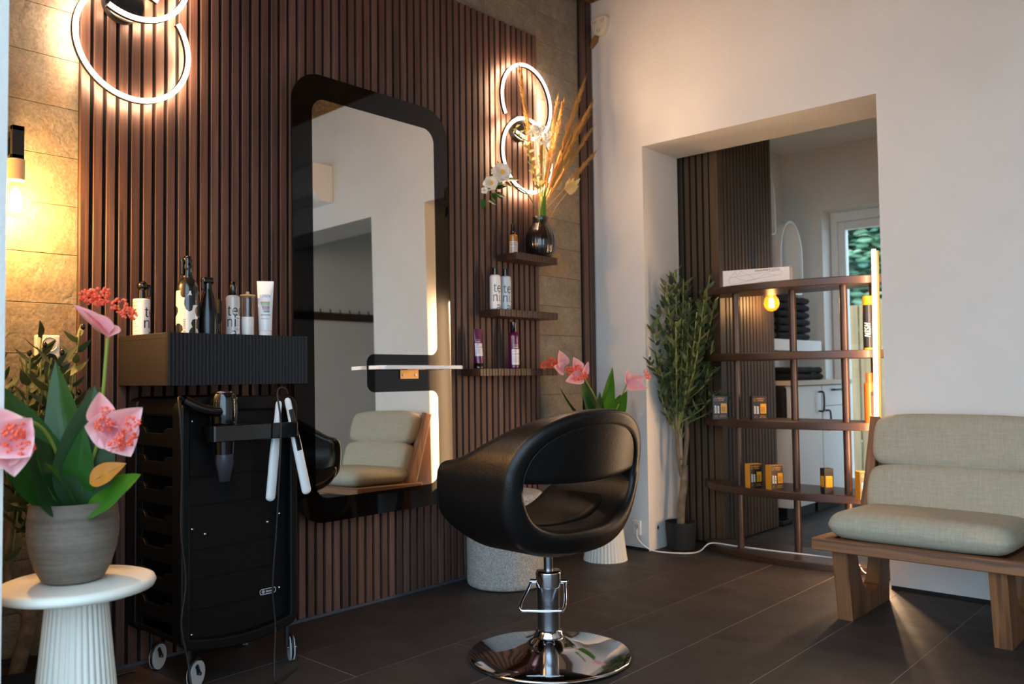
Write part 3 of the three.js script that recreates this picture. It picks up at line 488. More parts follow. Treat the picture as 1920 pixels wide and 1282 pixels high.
{ // hair straightener, two white arms opened over the holder edge
  const t = thing('hair_straightener', 'white and black hair straightener hanging open on the trolley', 'hair straightener', [1.558, 0.87, -2.42]);
  const arm = (flip) => { const g = surfaceNets((x, y, z) => { const w = mix(0.0105, 0.017, sstep(-0.02, -0.16, y)), k = Math.hypot(x / w, z / 0.011) - 1; return smax(k * 0.011, Math.abs(y + 0.145) - 0.165, 0.016); }, [-0.025, -0.33, -0.02], [0.025, 0.04, 0.02], 0.005); return g; };
  const a1 = part('outer_arm', arm(), M.whiteGloss, t); a1.position.set(0.0, 0.0, 0.022); a1.rotation.z = 0.21; a1.rotation.x = -0.04;
  part('plate_cover', rbox(0.018, 0.14, 0.006, 0.003, 0.0, -0.09, 0.0095), M.blackGloss, a1);
  const a2 = part('inner_arm', arm(), M.whiteGloss, t); a2.position.set(-0.022, -0.01, 0.0); a2.rotation.z = -0.07; a2.rotation.x = 0.05;
  part('heating_plate', rbox(0.024, 0.11, 0.008, 0.003, 0.012, -0.235, 0.0), M.black, a2);
  part('power_cord', tube([[0.0, 0.03, 0.02], [-0.006, 0.045, 0.02], [-0.035, 0.052, 0.03], [-0.058, 0.035, 0.05], [-0.062, -0.05, 0.075], [-0.066, -0.2, 0.075], [-0.075, -0.4, 0.07], [-0.085, -0.58, 0.065], [-0.075, -0.7, 0.065], [-0.085, -0.8, 0.075], [-0.09, -0.862, 0.09], [-0.02, -0.866, 0.05], [0.04, -0.866, 0.01], [0.01, -0.866, 0.03], [-0.08, -0.866, 0.09], [-0.15, -0.866, 0.13]], 0.003, 200, 8), M.black, t);
}

// ================================================================ bottles
const teLabel = print(512, 512, (c, w, h) => {
  c.fillStyle = '#eceae8'; c.fillRect(0, 0, w, h); c.fillStyle = '#23243a'; c.font = '150px sans-serif'; c.fillText('tec', 20, 235); c.fillText('ni.', 5, 350); c.fillText('art', 60, 470); c.font = '22px sans-serif'; c.fillText("L'ORÉAL", 130, 60); c.fillText('PROFESSIONNEL', 130, 84); c.font = '13px sans-serif';
  c.fillStyle = '#6b6b78'; for (let i = 0; i < 22; i++) c.fillRect(300, 60 + i * 17, 120 + (i * 37) % 60, 5); c.fillStyle = '#caa38a'; for (let i = 0; i < 5; i++) c.fillRect(300, 80 + i * 34, 170, 12);
});
const mTe = phy({ map: teLabel, roughness: 0.32, clearcoat: 0.3 }), mTeBlue = phy({ map: teLabel, roughness: 0.32, clearcoat: 0.3, color: rgb(214, 226, 236) });
function labelCyl(pts, mat, parent, turn, name = 'bottle_body') { const m = part(name, lathe(pts, 48), mat, parent); m.rotation.y = turn; return m; }
function shampoo(pos, label, mat, r, h, turn, group) {
  const t = thing('shampoo_bottle', label, 'bottle', pos, 0, group), hb = h * 0.83;
  labelCyl([[0.0001, 0], [r * 0.94, 0], [r, 0.004], [r, hb * 0.92], [r * 0.96, hb * 0.96], [r * 0.8, hb * 0.99], [r * 0.5, hb]], mat, t, turn);
  part('cap', lathe([[0.0001, hb - 0.002], [r * 0.52, hb - 0.002], [r * 0.54, hb], [r * 0.5, h - 0.002], [r * 0.46, h], [0.0001, h]], 32), M.blackGloss, t); return t;
}
shampoo([2.966, 1.274, -2.783], 'left of two white lettered bottles with black caps on middle shelf', mTe, 0.0275, 0.202, -1.4);
shampoo([3.041, 1.274, -2.783], 'right of two white lettered bottles with black caps on middle shelf', mTeBlue, 0.0275, 0.202, -1.5);
{ // purple products
  const purple = rgb(92, 14, 66), lab = print(512, 512, (c, w, h) => { c.fillStyle = '#5c0e42'; c.fillRect(0, 0, w, h); c.fillStyle = '#e6dce2'; c.fillRect(150, 215, 150, 190); c.fillRect(20, 300, 20, 150); c.fillStyle = '#3a2430'; c.font = 'italic 30px serif'; c.fillText('Curl', 160, 250); c.fillText('Expression', 160, 282); c.fillStyle = '#8a7a84'; for (let i = 0; i < 6; i++) c.fillRect(162, 300 + i * 14, 70 + (i * 29) % 40, 4); c.fillStyle = '#e6dce2'; c.font = '22px sans-serif'; c.fillText("L'ORÉAL", 185, 175); c.fillRect(190, 188, 70, 10); });
  const m = phy({ map: lab, roughness: 0.2, clearcoat: 0.6 });
  const t = thing('pump_bottle', 'tall purple bottle with white label and black cap on lowest shelf', 'bottle', [3.092, 0.9885, -2.78]);
  labelCyl([[0.0001, 0], [0.026, 0], [0.0275, 0.004], [0.0275, 0.155], [0.025, 0.17], [0.017, 0.178]], m, t, -3.05); part('cap', lathe([[0.0001, 0.176], [0.0165, 0.176], [0.0165, 0.228], [0.0155, 0.23], [0.0001, 0.23]], 32), M.blackGloss, t);
  const u = thing('cream_tube', 'purple squeeze tube standing on its black cap on lowest shelf', 'tube', [2.848, 0.9885, -2.785]);
  part('cap', lathe([[0.0001, 0], [0.024, 0], [0.0245, 0.002], [0.0245, 0.024], [0.0001, 0.024]], 32), M.blackGloss, u);
  part('tube_body', tubeGeo(0.0245, 0.024, 0.187, 0.0265), phy({ map: lab, roughness: 0.25, clearcoat: 0.5 }), u).rotation.y = -3.3;
}
function tubeGeo(r, y0, y1, half) { // round below, flat crimp on top
  const n = 40, m = 16, P = [], U = [], I = [];
  for (let j = 0; j <= m; j++) { const v = j / m, y = mix(y0, y1, v), k = Math.pow(v, 1.3); for (let i = 0; i <= n; i++) { const a = i / n * Math.PI * 2; P.push(Math.sin(a) * mix(r, half, k), y, Math.cos(a) * mix(r, 0.0012, k)); U.push(i / n, v); } }
  for (let j = 0; j < m; j++) for (let i = 0; i < n; i++) { const a = j * (n + 1) + i, b = a + n + 1; I.push(a, a + 1, b, a + 1, b + 1, b); }
  const g = new THREE.BufferGeometry(); g.setAttribute('position', new THREE.Float32BufferAttribute(P, 3)); g.setAttribute('uv', new THREE.Float32BufferAttribute(U, 2)); g.setIndex(I); g.computeVertexNormals(); return g;
}
{ // amber oil spray
  const t = thing('oil_spray_bottle', 'small amber glass spray bottle with black nozzle on uppermost shelf', 'bottle', [3.098, 1.5585, -2.78]);
  const lab = print(256, 256, (c, w, h) => { c.fillStyle = '#c98a2c'; c.fillRect(0, 0, w, h); c.fillStyle = '#e9e2d8'; c.fillRect(72, 90, 88, 140); c.fillRect(200, 90, 40, 140); c.fillStyle = '#4a3a34'; c.font = 'bold 15px sans-serif'; c.fillText('L’ORÉAL', 80, 112); c.fillText('ABSOLUT', 80, 130); for (let i = 0; i < 6; i++) c.fillRect(82, 150 + i * 12, 50 - (i * 13) % 25, 4); });
  part('glass_body', lathe([[0.0001, 0], [0.022, 0], [0.0235, 0.003], [0.0235, 0.086], [0.02, 0.093], [0.012, 0.096]], 40), phy({ map: lab, roughness: 0.08, transmission: 0.35, thickness: 0, clearcoat: 1 }), t).rotation.y = -3.5;
  part('nozzle', lathe([[0.0001, 0.094], [0.014, 0.094], [0.014, 0.112], [0.0105, 0.116], [0.0105, 0.146], [0.0095, 0.148], [0.0001, 0.148]], 28), M.blackGloss, t);
}
// on the drawer unit
const YD = 1.0975;
{
  const t = thing('spray_bottle', 'white lettered spray bottle with black trigger at unit left end', 'bottle', [1.243, YD, -2.775]);
  labelCyl([[0.0001, 0], [0.0255, 0], [0.027, 0.003], [0.027, 0.119], [0.0255, 0.122], [0.012, 0.124]], mTe, t, -0.35);
  part('trigger', [cyl(0.012, 0.01, 0.03, 0, 0.122, 0, 20), ball(0.017, 0.002, 0.166, 0).scale(1, 1, 1), rbox(0.03, 0.012, 0.018, 0.005, 0.012, 0.165, 0.004), rbox(0.008, 0.035, 0.012, 0.003, 0.022, 0.148, 0.006)], M.blackGloss, t);
}
{ // tall spray bottle with a cow-hide print
  const lab = print(512, 512, (c, w, h) => { c.fillStyle = '#e9e2d6'; c.fillRect(0, 0, w, h); c.fillStyle = '#141416'; const r = rng(9); c.fillRect(0, 0, w, 110); for (let i = 0; i < 22; i++) { const x = r() * w, y = r() * h; c.beginPath(); for (let k = 0; k <= 24; k++) { const a = k / 24 * Math.PI * 2, q = 42 + 34 * Math.sin(a * 2 + i) + 14 * Math.sin(a * 3 + i * 2); c.lineTo(x + q * Math.cos(a), y + q * 1.3 * Math.sin(a)); } c.fill(); } c.fillStyle = '#8a8478'; c.font = 'bold 26px sans-serif'; c.save(); c.translate(250, 470); c.rotate(-Math.PI / 2); c.fillText('MILK SHAKE', 0, 0); c.restore(); });
  const t = thing('mist_spray_bottle', 'tall black and white cow-print mist spray bottle on drawer unit', 'bottle', [1.324, YD, -2.62]);
  labelCyl([[0.0001, 0], [0.034, 0], [0.036, 0.004], [0.0355, 0.13], [0.034, 0.155], [0.028, 0.172], [0.017, 0.185]], phy({ map: lab, roughness: 0.22, clearcoat: 0.6 }), t, 2.6);
  part('spray_head', lathe([[0.016, 0.182], [0.017, 0.19], [0.014, 0.196], [0.014, 0.212], [0.0175, 0.216], [0.0165, 0.228], [0.013, 0.235], [0.015, 0.246], [0.011, 0.256], [0.0001, 0.259]], 32), M.blackGloss, t);
  part('trigger', [rbox(0.008, 0.05, 0.012, 0.003, -0.02, 0.218, 0.002), rbox(0.026, 0.014, 0.014, 0.004, -0.012, 0.24, 0)], M.blackGloss, t);
}
{
  const t = thing('flask_spray_bottle', 'tapered black metallic spray bottle beside the cow-print bottle', 'bottle', [1.4, YD, -2.63]);
  part('bottle_body', lathe([[0.0001, 0], [0.031, 0], [0.0325, 0.004], [0.0325, 0.055], [0.029, 0.085], [0.02, 0.13], [0.0135, 0.15], [0.0125, 0.158]], 48), std({ color: rgb(60, 62, 66), metalness: 0.9, roughness: 0.22 }), t);
  part('spray_head', [cyl(0.013, 0.012, 0.02, 0, 0.156, 0, 24), rbox(0.044, 0.024, 0.026, 0.009, -0.002, 0.183, 0), rbox(0.007, 0.03, 0.012, 0.003, -0.021, 0.165, 0.004)], M.blackGloss, t);
}
{
  [[0, 0, 0.12, 0.011, 'middle'], [0.02, 0.012, 0.13, 0.009, 'tallest'], [-0.022, 0.01, 0.1, 0.008, 'shortest']].forEach(([x, z, h, r, nm]) => {
    const t = thing('styling_brush', `${nm} of three dark brushes upright behind the tapered bottle`, 'brush', [1.452 + x, YD, -2.7 + z], 0, 'dark brushes on the drawer unit');
    part('handle', lathe([[0.0001, 0], [r * 0.6, 0.001], [r * 0.6, h * 0.36]], 16), M.blackGloss, t); part('bristle_head', lathe([[r * 0.6, h * 0.35], [r, h * 0.45], [r, h * 0.95], [0.0001, h]], 16), M.blackMatte, t);
  });
}
{
  const t = thing('lotion_bottle', 'clear bottle with black lettering and pump cap on drawer unit', 'bottle', [1.489, YD, -2.625]);
  const lab = print(512, 512, (c, w, h) => { c.fillStyle = '#cfcac6'; c.fillRect(0, 0, w, h); c.fillStyle = '#20202c'; c.font = '150px sans-serif'; c.fillText('tec', 20, 235); c.fillText('ni.', 5, 350); c.fillText('art', 60, 470); c.fillStyle = '#f2f2f2'; c.fillRect(120, 240, 90, 180); c.fillStyle = '#3a3f66'; c.font = 'bold 26px sans-serif'; c.fillText('New', 128, 272); c.fillStyle = '#777'; for (let i = 0; i < 9; i++) c.fillRect(128, 286 + i * 13, 70, 4); });
  labelCyl([[0.0001, 0], [0.022, 0], [0.0235, 0.003], [0.0235, 0.13], [0.02, 0.137], [0.012, 0.14]], phy({ map: lab, roughness: 0.15, transmission: 0.25, thickness: 0, clearcoat: 0.8 }), t, -1.6);
  part('cap', lathe([[0.0001, 0.138], [0.0135, 0.138], [0.0135, 0.17], [0.0095, 0.174], [0.0095, 0.185], [0.0001, 0.186]], 28), M.blackGloss, t);
}
{
  const t = thing('glass_canister', 'clear cylinder canister with wooden lid and white papers inside', 'canister', [1.541, YD, -2.62]);
  part('glass_wall', lathe([[0.0001, 0], [0.021, 0], [0.0225, 0.002], [0.0225, 0.138]], 40), M.glass, t);
  part('paper_roll', lathe([[0.0001, 0.003], [0.0205, 0.003], [0.0205, 0.067], [0.0001, 0.067]], 40), std({ color: rgb(224, 222, 216), roughness: 0.9 }), t);
  part('lid', lathe([[0.0001, 0.137], [0.025, 0.137], [0.026, 0.14], [0.025, 0.144], [0.006, 0.145], [0.006, 0.152], [0.0045, 0.155], [0.0001, 0.155]], 32), std({ color: rgb(206, 168, 118), roughness: 0.6 }), t);
}
{
  const lab = print(512, 512, (c, w, h) => { c.fillStyle = '#dfe2e6'; c.fillRect(0, 0, w, h); c.translate(140, 0); c.fillStyle = '#33343c'; c.font = '38px sans-serif'; c.fillText('REDKEN', 40, 170); const g = ['#b98a5a', '#7fb0a0', '#c9b36a', '#8a7fb0', '#b77f7f', '#a0a8b8', '#777c88']; g.forEach((k, i) => { c.fillStyle = k; c.beginPath(); c.moveTo(60 + i * 6, 215 + i * 16); c.lineTo(170, 215 + i * 16); c.lineTo(170, 231 + i * 16); c.lineTo(66 + i * 6, 231 + i * 16); c.fill(); }); c.fillStyle = '#33343c'; c.font = 'bold 22px sans-serif'; c.fillText('BLONDAGE', 62, 360); c.fillStyle = '#888'; c.fillRect(60, 390, 100, 5); });
  const t = thing('conditioner_tube', 'white squeeze tube with coloured triangle print on drawer unit', 'tube', [1.607, YD, -2.615]);
  part('cap', lathe([[0.0001, 0], [0.0215, 0], [0.022, 0.002], [0.022, 0.022], [0.0001, 0.022]], 32), M.whiteGloss, t);
  part('tube_body', tubeGeo(0.0225, 0.022, 0.196, 0.029), phy({ map: lab, roughness: 0.3, clearcoat: 0.3 }), t).rotation.y = -3.75;
}

// ================================================================ side tables, pots, pouf
function flutedTable(pos, label, top = true, k = 1) {
  const t = thing('fluted_side_table', label, 'side table', pos, 0, 'white fluted side tables'); t.scale.y = k;
  const n = 36, seg = n * 6, rows = 20, P = [], I = [];
  for (let j = 0; j <= rows; j++) { const v = j / rows, y = v * 0.438, r = mix(0.114, 0.066, Math.pow(v, 0.85)); for (let i = 0; i <= seg; i++) { const a = i / seg * Math.PI * 2, k = r * (1 - 0.055 * Math.pow(Math.abs(Math.cos(a * n / 2)), 6)); P.push(Math.sin(a) * k, y, Math.cos(a) * k); } }
  for (let j = 0; j < rows; j++) for (let i = 0; i < seg; i++) { const a = j * (seg + 1) + i, b = a + seg + 1; I.push(a, a + 1, b, a + 1, b + 1, b); }
  const g = new THREE.BufferGeometry(); g.setAttribute('position', new THREE.Float32BufferAttribute(P, 3)); g.setIndex(I); g.computeVertexNormals(); part('fluted_base', g, M.cream, t);
  if (!top) { part('top_plate', lathe([[0.0001, 0.436], [0.066, 0.436], [0.07, 0.442], [0.07, 0.458], [0.066, 0.462], [0.0001, 0.462]], 48), M.cream, t); return t; }
  part('table_top', lathe([[0.0001, 0.436], [0.158, 0.436], [0.17, 0.44], [0.174, 0.449], [0.17, 0.458], [0.158, 0.462], [0.0001, 0.462]], 72), M.cream, t); return t;
}
const T1 = [0.803, 0, -2.127], T2 = [3.57, 0, -2.59];
flutedTable(T1, 'white fluted side table at left front under the clay pot', true, 1.036);
flutedTable(T2, 'white fluted conical pedestal half hidden behind the salon chair', false);
{
  const t = thing('boucle_pouf', 'round off-white boucle pouf behind the salon chair', 'pouf', [2.87, 0, -2.645]);
  part('pouf_cover', lathe([[0.0001, 0.002], [0.166, 0.002], [0.176, 0.01], [0.179, 0.03], [0.179, 0.39], [0.176, 0.408], [0.166, 0.418], [0.15, 0.42], [0.0001, 0.42]], 72), (() => { const m = M.boucle.clone(); for (const k of ['map', 'bumpMap']) { m[k] = m[k].clone(); m[k].repeat.set(5.0, 3.4); m[k].needsUpdate = true; } return m; })(), t);
}

// ================================================================ plants
function leafGeo(L, W, bend, fold = 0.25, nu = 4, nv = 10, taper = 0.42) { // from origin along +y, faces +z, bends to +z... all in metres
  const P = [], U = [], I = [];
  for (let j = 0; j <= nv; j++) { const v = j / nv, w = W * Math.pow(Math.sin(Math.PI * Math.pow(v, taper / 0.5 * 0.72)), 0.9) * (v > 0.999 ? 0 : 1), ang = bend * v, y = bend ? L * Math.sin(ang) / bend : L * v, z0 = bend ? L * (1 - Math.cos(ang)) / bend : 0; for (let i = 0; i <= nu; i++) { const u = i / nu * 2 - 1, f = Math.abs(u) * w * fold + 0.03 * w * Math.sin(v * 17 + u * 2); P.push(u * w, y + f * -Math.sin(ang) * 0, z0 + f); U.push(i / nu, v); } }
  for (let j = 0; j < nv; j++) for (let i = 0; i < nu; i++) { const a = j * (nu + 1) + i, b = a + nu + 1; I.push(a, a + 1, b, a + 1, b + 1, b); }
  const g = new THREE.BufferGeometry(); g.setAttribute('position', new THREE.Float32BufferAttribute(P, 3)); g.setAttribute('uv', new THREE.Float32BufferAttribute(U, 2)); g.setIndex(I); g.computeVertexNormals(); return g;
}
function orient(g, base, tip, face, len) { // +y to tip, +z towards face
  const y = V(...tip).sub(V(...base)).normalize(), z0 = V(...face), x = y.clone().cross(z0).normalize(), z = x.clone().cross(y);
  g.applyMatrix4(new THREE.Matrix4().makeBasis(x, y, z).setPosition(...base)); return g;
}
const dist = (a, b) => Math.hypot(a[0] - b[0], a[1] - b[1], a[2] - b[2]);
const sub = (a, b) => [a[0] - b[0], a[1] - b[1], a[2] - b[2]];
function bigLeaf(parent, base, tip, W, face, mat, bend = 0.5) {
  const L = dist(base, tip) * (1 + bend * bend / 24), g = leafGeo(L, W * 1.12, bend, 0.25, 6, 12, 0.5); g.rotateX(bend / 2 * -1); // chord along +y
  const m = part('leaf', orient(g, base, tip, face), mat, parent); const rib = orient((() => { const p = []; for (let j = 0; j <= 8; j++) { const a = bend * j / 8 * 0.92; p.push([0, bend ? L * Math.sin(a) / bend : L * j / 8, (bend ? L * (1 - Math.cos(a)) / bend : 0) - 0.0005]); } const q = tube(p, 0.0011, 12, 5); q.rotateX(-bend / 2); return q; })(), base, tip, face); part('midrib', rib, M.leafLight, m); return m;
}
function petalGeo(L, W, cup, seed) {
  const g = leafGeo(L, W, cup, 0.55, 8, 12, 0.36), n = g.attributes.position.count, C = new Float32Array(n * 3), r = rng(seed), uv = g.attributes.uv;
  for (let i = 0; i < n; i++) { const u = Math.abs(uv.getX(i) * 2 - 1), v = uv.getY(i), s = 0.5 + 0.5 * Math.sin((uv.getX(i)) * 40 + seed) , k = clamp(0.2 + 0.3 * v - 0.22 * s * (1 - v) + 0.55 * u * u + 0.12 * (r() - 0.5)); const c = new THREE.Color().setRGB(0.78, 0.26, 0.3).lerp(new THREE.Color().setRGB(0.87, 0.56, 0.55), k); if (v > 0.93) c.lerp(new THREE.Color().setRGB(0.5, 0.55, 0.3), 0.5); C.set([c.r, c.g, c.b], i * 3); }
  g.setAttribute('color', new THREE.BufferAttribute(C, 3)); g.deleteAttribute('uv'); return g;
}
const berryG = new THREE.IcosahedronGeometry(1, 1);
function berries(parent, c, R, n, seed) { const r = rng(seed), list = []; for (let i = 0; i < n; i++) { const a = r() * 6.283, z = r() * 2 - 1, q = Math.sqrt(1 - z * z), k = R * (0.45 + 0.6 * Math.cbrt(r())), s = R * (0.12 + 0.06 * r()); const g = berryG.clone(); g.scale(s, s, s); g.translate(c[0] + q * Math.cos(a) * k, c[1] + z * k * 0.85, c[2] + q * Math.sin(a) * k); list.push(g); } const m = part('berry_cluster', list, M.berry, parent); m.userData.kind = 'stuff'; return m; }
function flower(parent, c, axis, specs, clusters, seed) { // specs: [base offset dir, tip dir, L, W]
  specs.forEach(([dir, L, W, cup, b = [0, 0, 0]], i) => { const base = [c[0] + b[0], c[1] + b[1], c[2] + b[2]], g = petalGeo(L, W, cup, seed + i), tip = [base[0] + dir[0], base[1] + dir[1], base[2] + dir[2]]; part('petal', orient(g, base, tip, axis), M.petal, parent); });
  clusters.forEach(([o, R, n], i) => berries(parent, [c[0] + o[0], c[1] + o[1], c[2] + o[2]], R, n, seed * 7 + i));
}
const CAMD = [-0.36, 0.05, 0.93], RT = [0.67, 0, 0.742]; // towards the viewer's side of the room, and across it
const L3 = (a, b, c) => [RT[0] * a + CAMD[0] * c, b + CAMD[1] * c, RT[2] * a + CAMD[2] * c]; // across, up, out
function clayPot(parent) {
  const g = lathe([[0.0001, 0.001], [0.06, 0.001], [0.068, 0.007], [0.082, 0.035], [0.094, 0.075], [0.099, 0.11], [0.099, 0.14], [0.096, 0.165], [0.0935, 0.187], [0.09, 0.188], [0.088, 0.18], [0.093, 0.14], [0.0001, 0.135]], 64); return part('clay_pot', g, M.clay, parent);
}
{ // large flowering plant on the left table
  const o = [0.795, 0.479, -2.13], t = thing('potted_medinilla', 'pink flowering plant in a grey clay pot on the left table', 'potted plant', o), q = (p) => sub(p, o);
  clayPot(t); part('soil', cyl(0.09, 0.09, 0.006, 0, 0.15, 0), std({ color: rgb(40, 30, 24), roughness: 1 }), t);
  const b = [0.0, 0.16, 0.0], lf = (tip, W, face, mat, bend, base = b) => bigLeaf(t, base, q(tip), W, face, mat, bend);
  lf([0.635, 0.945, -2.13], 0.06, [-0.1, 0.5, 0.85], M.leaf, 0.35, [-0.03, 0.16, 0.0]); lf([0.675, 0.83, -2.04], 0.062, [0.0, 0.75, 0.65], M.leafDark, 0.5, [-0.03, 0.16, 0.03]); lf([0.80, 0.94, -2.03], 0.058, [-0.35, 0.15, 0.92], M.leafDark, -0.25, [0.0, 0.16, 0.03]);
  lf([0.765, 1.0, -2.17], 0.042, [-0.5, 0.1, 0.85], M.leaf, 0.2); lf([0.868, 0.735, -1.935], 0.048, [-0.5, 0.75, 0.4], M.leafLight, 0.4, [0.0, 0.165, 0.06]); lf([0.856, 0.758, -1.985], 0.024, [-0.45, 0.55, 0.7], M.leafGold, -0.2, [0.0, 0.235, 0.09]);
  lf([0.695, 0.77, -2.03], 0.03, [0.0, 0.8, 0.6], M.leafLight, -0.4); lf([0.845, 0.9, -2.15], 0.045, [-0.5, 0.3, 0.8], M.leaf, 0.3); lf([0.70, 0.9, -2.24], 0.055, [-0.3, 0.3, 0.9], M.leafDark, 0.4); lf([0.775, 0.85, -2.02], 0.034, [-0.4, 0.2, 0.9], M.leaf, -0.3);
  const F1 = q([0.832, 1.052, -2.035]), F2 = q([0.797, 0.842, -1.905]), F3 = q([0.602, 0.828, -1.944]);
  part('flower_stem', tube([b, [0.03, 0.35, 0.06], F1], 0.0042, 24, 8), M.stem, t); part('flower_stem', tube([b, [0.01, 0.34, 0.12], [F2[0], F2[1] + 0.05, F2[2] - 0.04], F2], 0.004, 24, 8), M.stem, t); part('flower_stem', tube([b, [-0.09, 0.36, 0.07], [F3[0], F3[1] + 0.05, F3[2] - 0.05], F3], 0.004, 24, 8), M.stem, t);
  flower(t, F1, [0.2, 0.9, 0.4], [[L3(-0.95, 0.55, 0.15), 0.112, 0.046, 0.5], [L3(-0.75, 0.85, -0.1), 0.105, 0.024, -0.25, L3(0.002, 0.01, 0)], [L3(-0.5, 0.5, -0.6), 0.09, 0.036, 0.4]], [[L3(-0.02, 0.098, 0), 0.026, 60], [L3(0.028, 0.075, 0), 0.02, 45], [L3(0.05, 0.055, 0), 0.018, 40], [L3(-0.045, 0.1, -0.02), 0.02, 40]], 11);
  flower(t, F2, L3(0, 0, 1), [[L3(-0.1, 1, 0.15), 0.075, 0.03, 0.5, L3(-0.03, 0.015, 0.0)], [L3(0.85, 0.7, 0.1), 0.09, 0.036, 0.4], [L3(-0.9, 0.1, 0.3), 0.065, 0.044, 0.7], [L3(0.5, -0.9, 0.2), 0.082, 0.044, 0.5], [L3(-0.35, -0.6, 0.5), 0.06, 0.034, 0.5], [L3(0.3, 0.35, 0.9), 0.062, 0.03, 0.6]], [[L3(-0.026, 0.012, 0.03), 0.019, 45], [L3(0.022, -0.018, 0.035), 0.021, 50], [L3(0.036, 0.016, 0.028), 0.016, 35], [L3(0.0, -0.034, 0.035), 0.017, 40], [L3(-0.02, 0.04, 0.02), 0.016, 30]], 31);
  flower(t, F3, L3(0.1, 0.1, 1), [[L3(0.7, 0.75, 0.2), 0.085, 0.04, 0.5], [L3(0.75, -0.65, 0.4), 0.085, 0.045, 0.6], [L3(-0.5, 0.9, 0.2), 0.085, 0.04, 0.5], [L3(-0.6, -0.6, 0.3), 0.08, 0.04, 0.5], [L3(0.1, -0.95, 0.2), 0.08, 0.04, 0.4]], [[L3(0.01, 0.02, 0.03), 0.022, 50], [L3(-0.02, -0.02, 0.035), 0.02, 45], [L3(0.03, -0.015, 0.03), 0.018, 40]], 51);
}
{ // its twin behind the salon chair
  const o = [3.57, 0.462, -2.59], t = thing('potted_medinilla', 'pink flowering plant rising behind the salon chair in the corner', 'potted plant', o), q = (p) => sub(p, o);
  clayPot(t); const b = [0, 0.16, 0], lf = (tip, W, face, mat, bend) => bigLeaf(t, b, q(tip), W, face, mat, bend);
  lf([3.30, 0.895, -2.66], 0.034, [0.2, 0.9, 0.3], M.leafDark, 0.6); lf([3.33, 0.935, -2.55], 0.036, [-0.3, 0.5, 0.8], M.leaf, 0.4); lf([3.478, 0.992, -2.46], 0.036, [-0.6, 0.1, 0.8], M.leafLight, 0.25); lf([3.515, 0.87, -2.40], 0.046, [-0.6, 0.3, 0.7], M.leafLight, 0.35); lf([3.46, 0.955, -2.64], 0.04, [-0.5, 0.3, 0.8], M.leafDark, 0.3); lf([3.6, 0.85, -2.5], 0.04, [-0.6, 0.3, 0.7], M.leafDark, 0.3); lf([3.42, 0.87, -2.50], 0.036, [-0.4, 0.5, 0.8], M.leafDark, 0.5);
  const F1 = q([3.345, 0.945, -2.545]), F2 = q([3.545, 0.905, -2.42]);
  part('flower_stem', tube([b, [-0.1, 0.36, 0.03], F1], 0.0042, 24, 8), M.stem, t); part('flower_stem', tube([b, [-0.03, 0.3, 0.1], F2], 0.004, 24, 8), M.stem, t);
  flower(t, F1, L3(0, 0.2, 1), [[L3(0.1, 0.95, 0.3), 0.085, 0.02, 0.3], [L3(-0.95, -0.25, 0.3), 0.11, 0.036, 0.4], [L3(-0.45, 0.85, 0.0), 0.085, 0.034, 0.5, L3(-0.02, 0.02, 0)], [L3(-0.4, 0.9, 0.2), 0.095, 0.036, 0.4, L3(-0.1, 0.045, 0)], [L3(-0.8, 0.15, 0.3), 0.07, 0.034, 0.5, L3(-0.1, 0.03, 0.01)]], [[L3(-0.07, 0.028, 0.02), 0.027, 60], [L3(-0.035, 0.04, 0.02), 0.02, 40], [L3(-0.05, -0.012, 0.03), 0.017, 35], [L3(-0.012, 0.0, 0.03), 0.02, 40], [L3(-0.155, 0.07, 0.0), 0.03, 60], [L3(-0.19, 0.055, 0.0), 0.022, 40]], 71);
  flower(t, F2, L3(0.1, 0.1, 1), [[L3(0.95, 0.45, 0.1), 0.098, 0.042, 0.55], [L3(0.95, -0.4, 0.3), 0.11, 0.04, 0.45], [L3(-0.15, 0.95, 0.1), 0.075, 0.022, 0.4], [L3(0.9, 0.1, -0.4), 0.09, 0.034, 0.4]], [[L3(0.018, 0.03, 0.0), 0.014, 35], [L3(0.105, 0.035, 0.0), 0.018, 40], [L3(0.1, 0.06, -0.01), 0.013, 30]], 91);
}
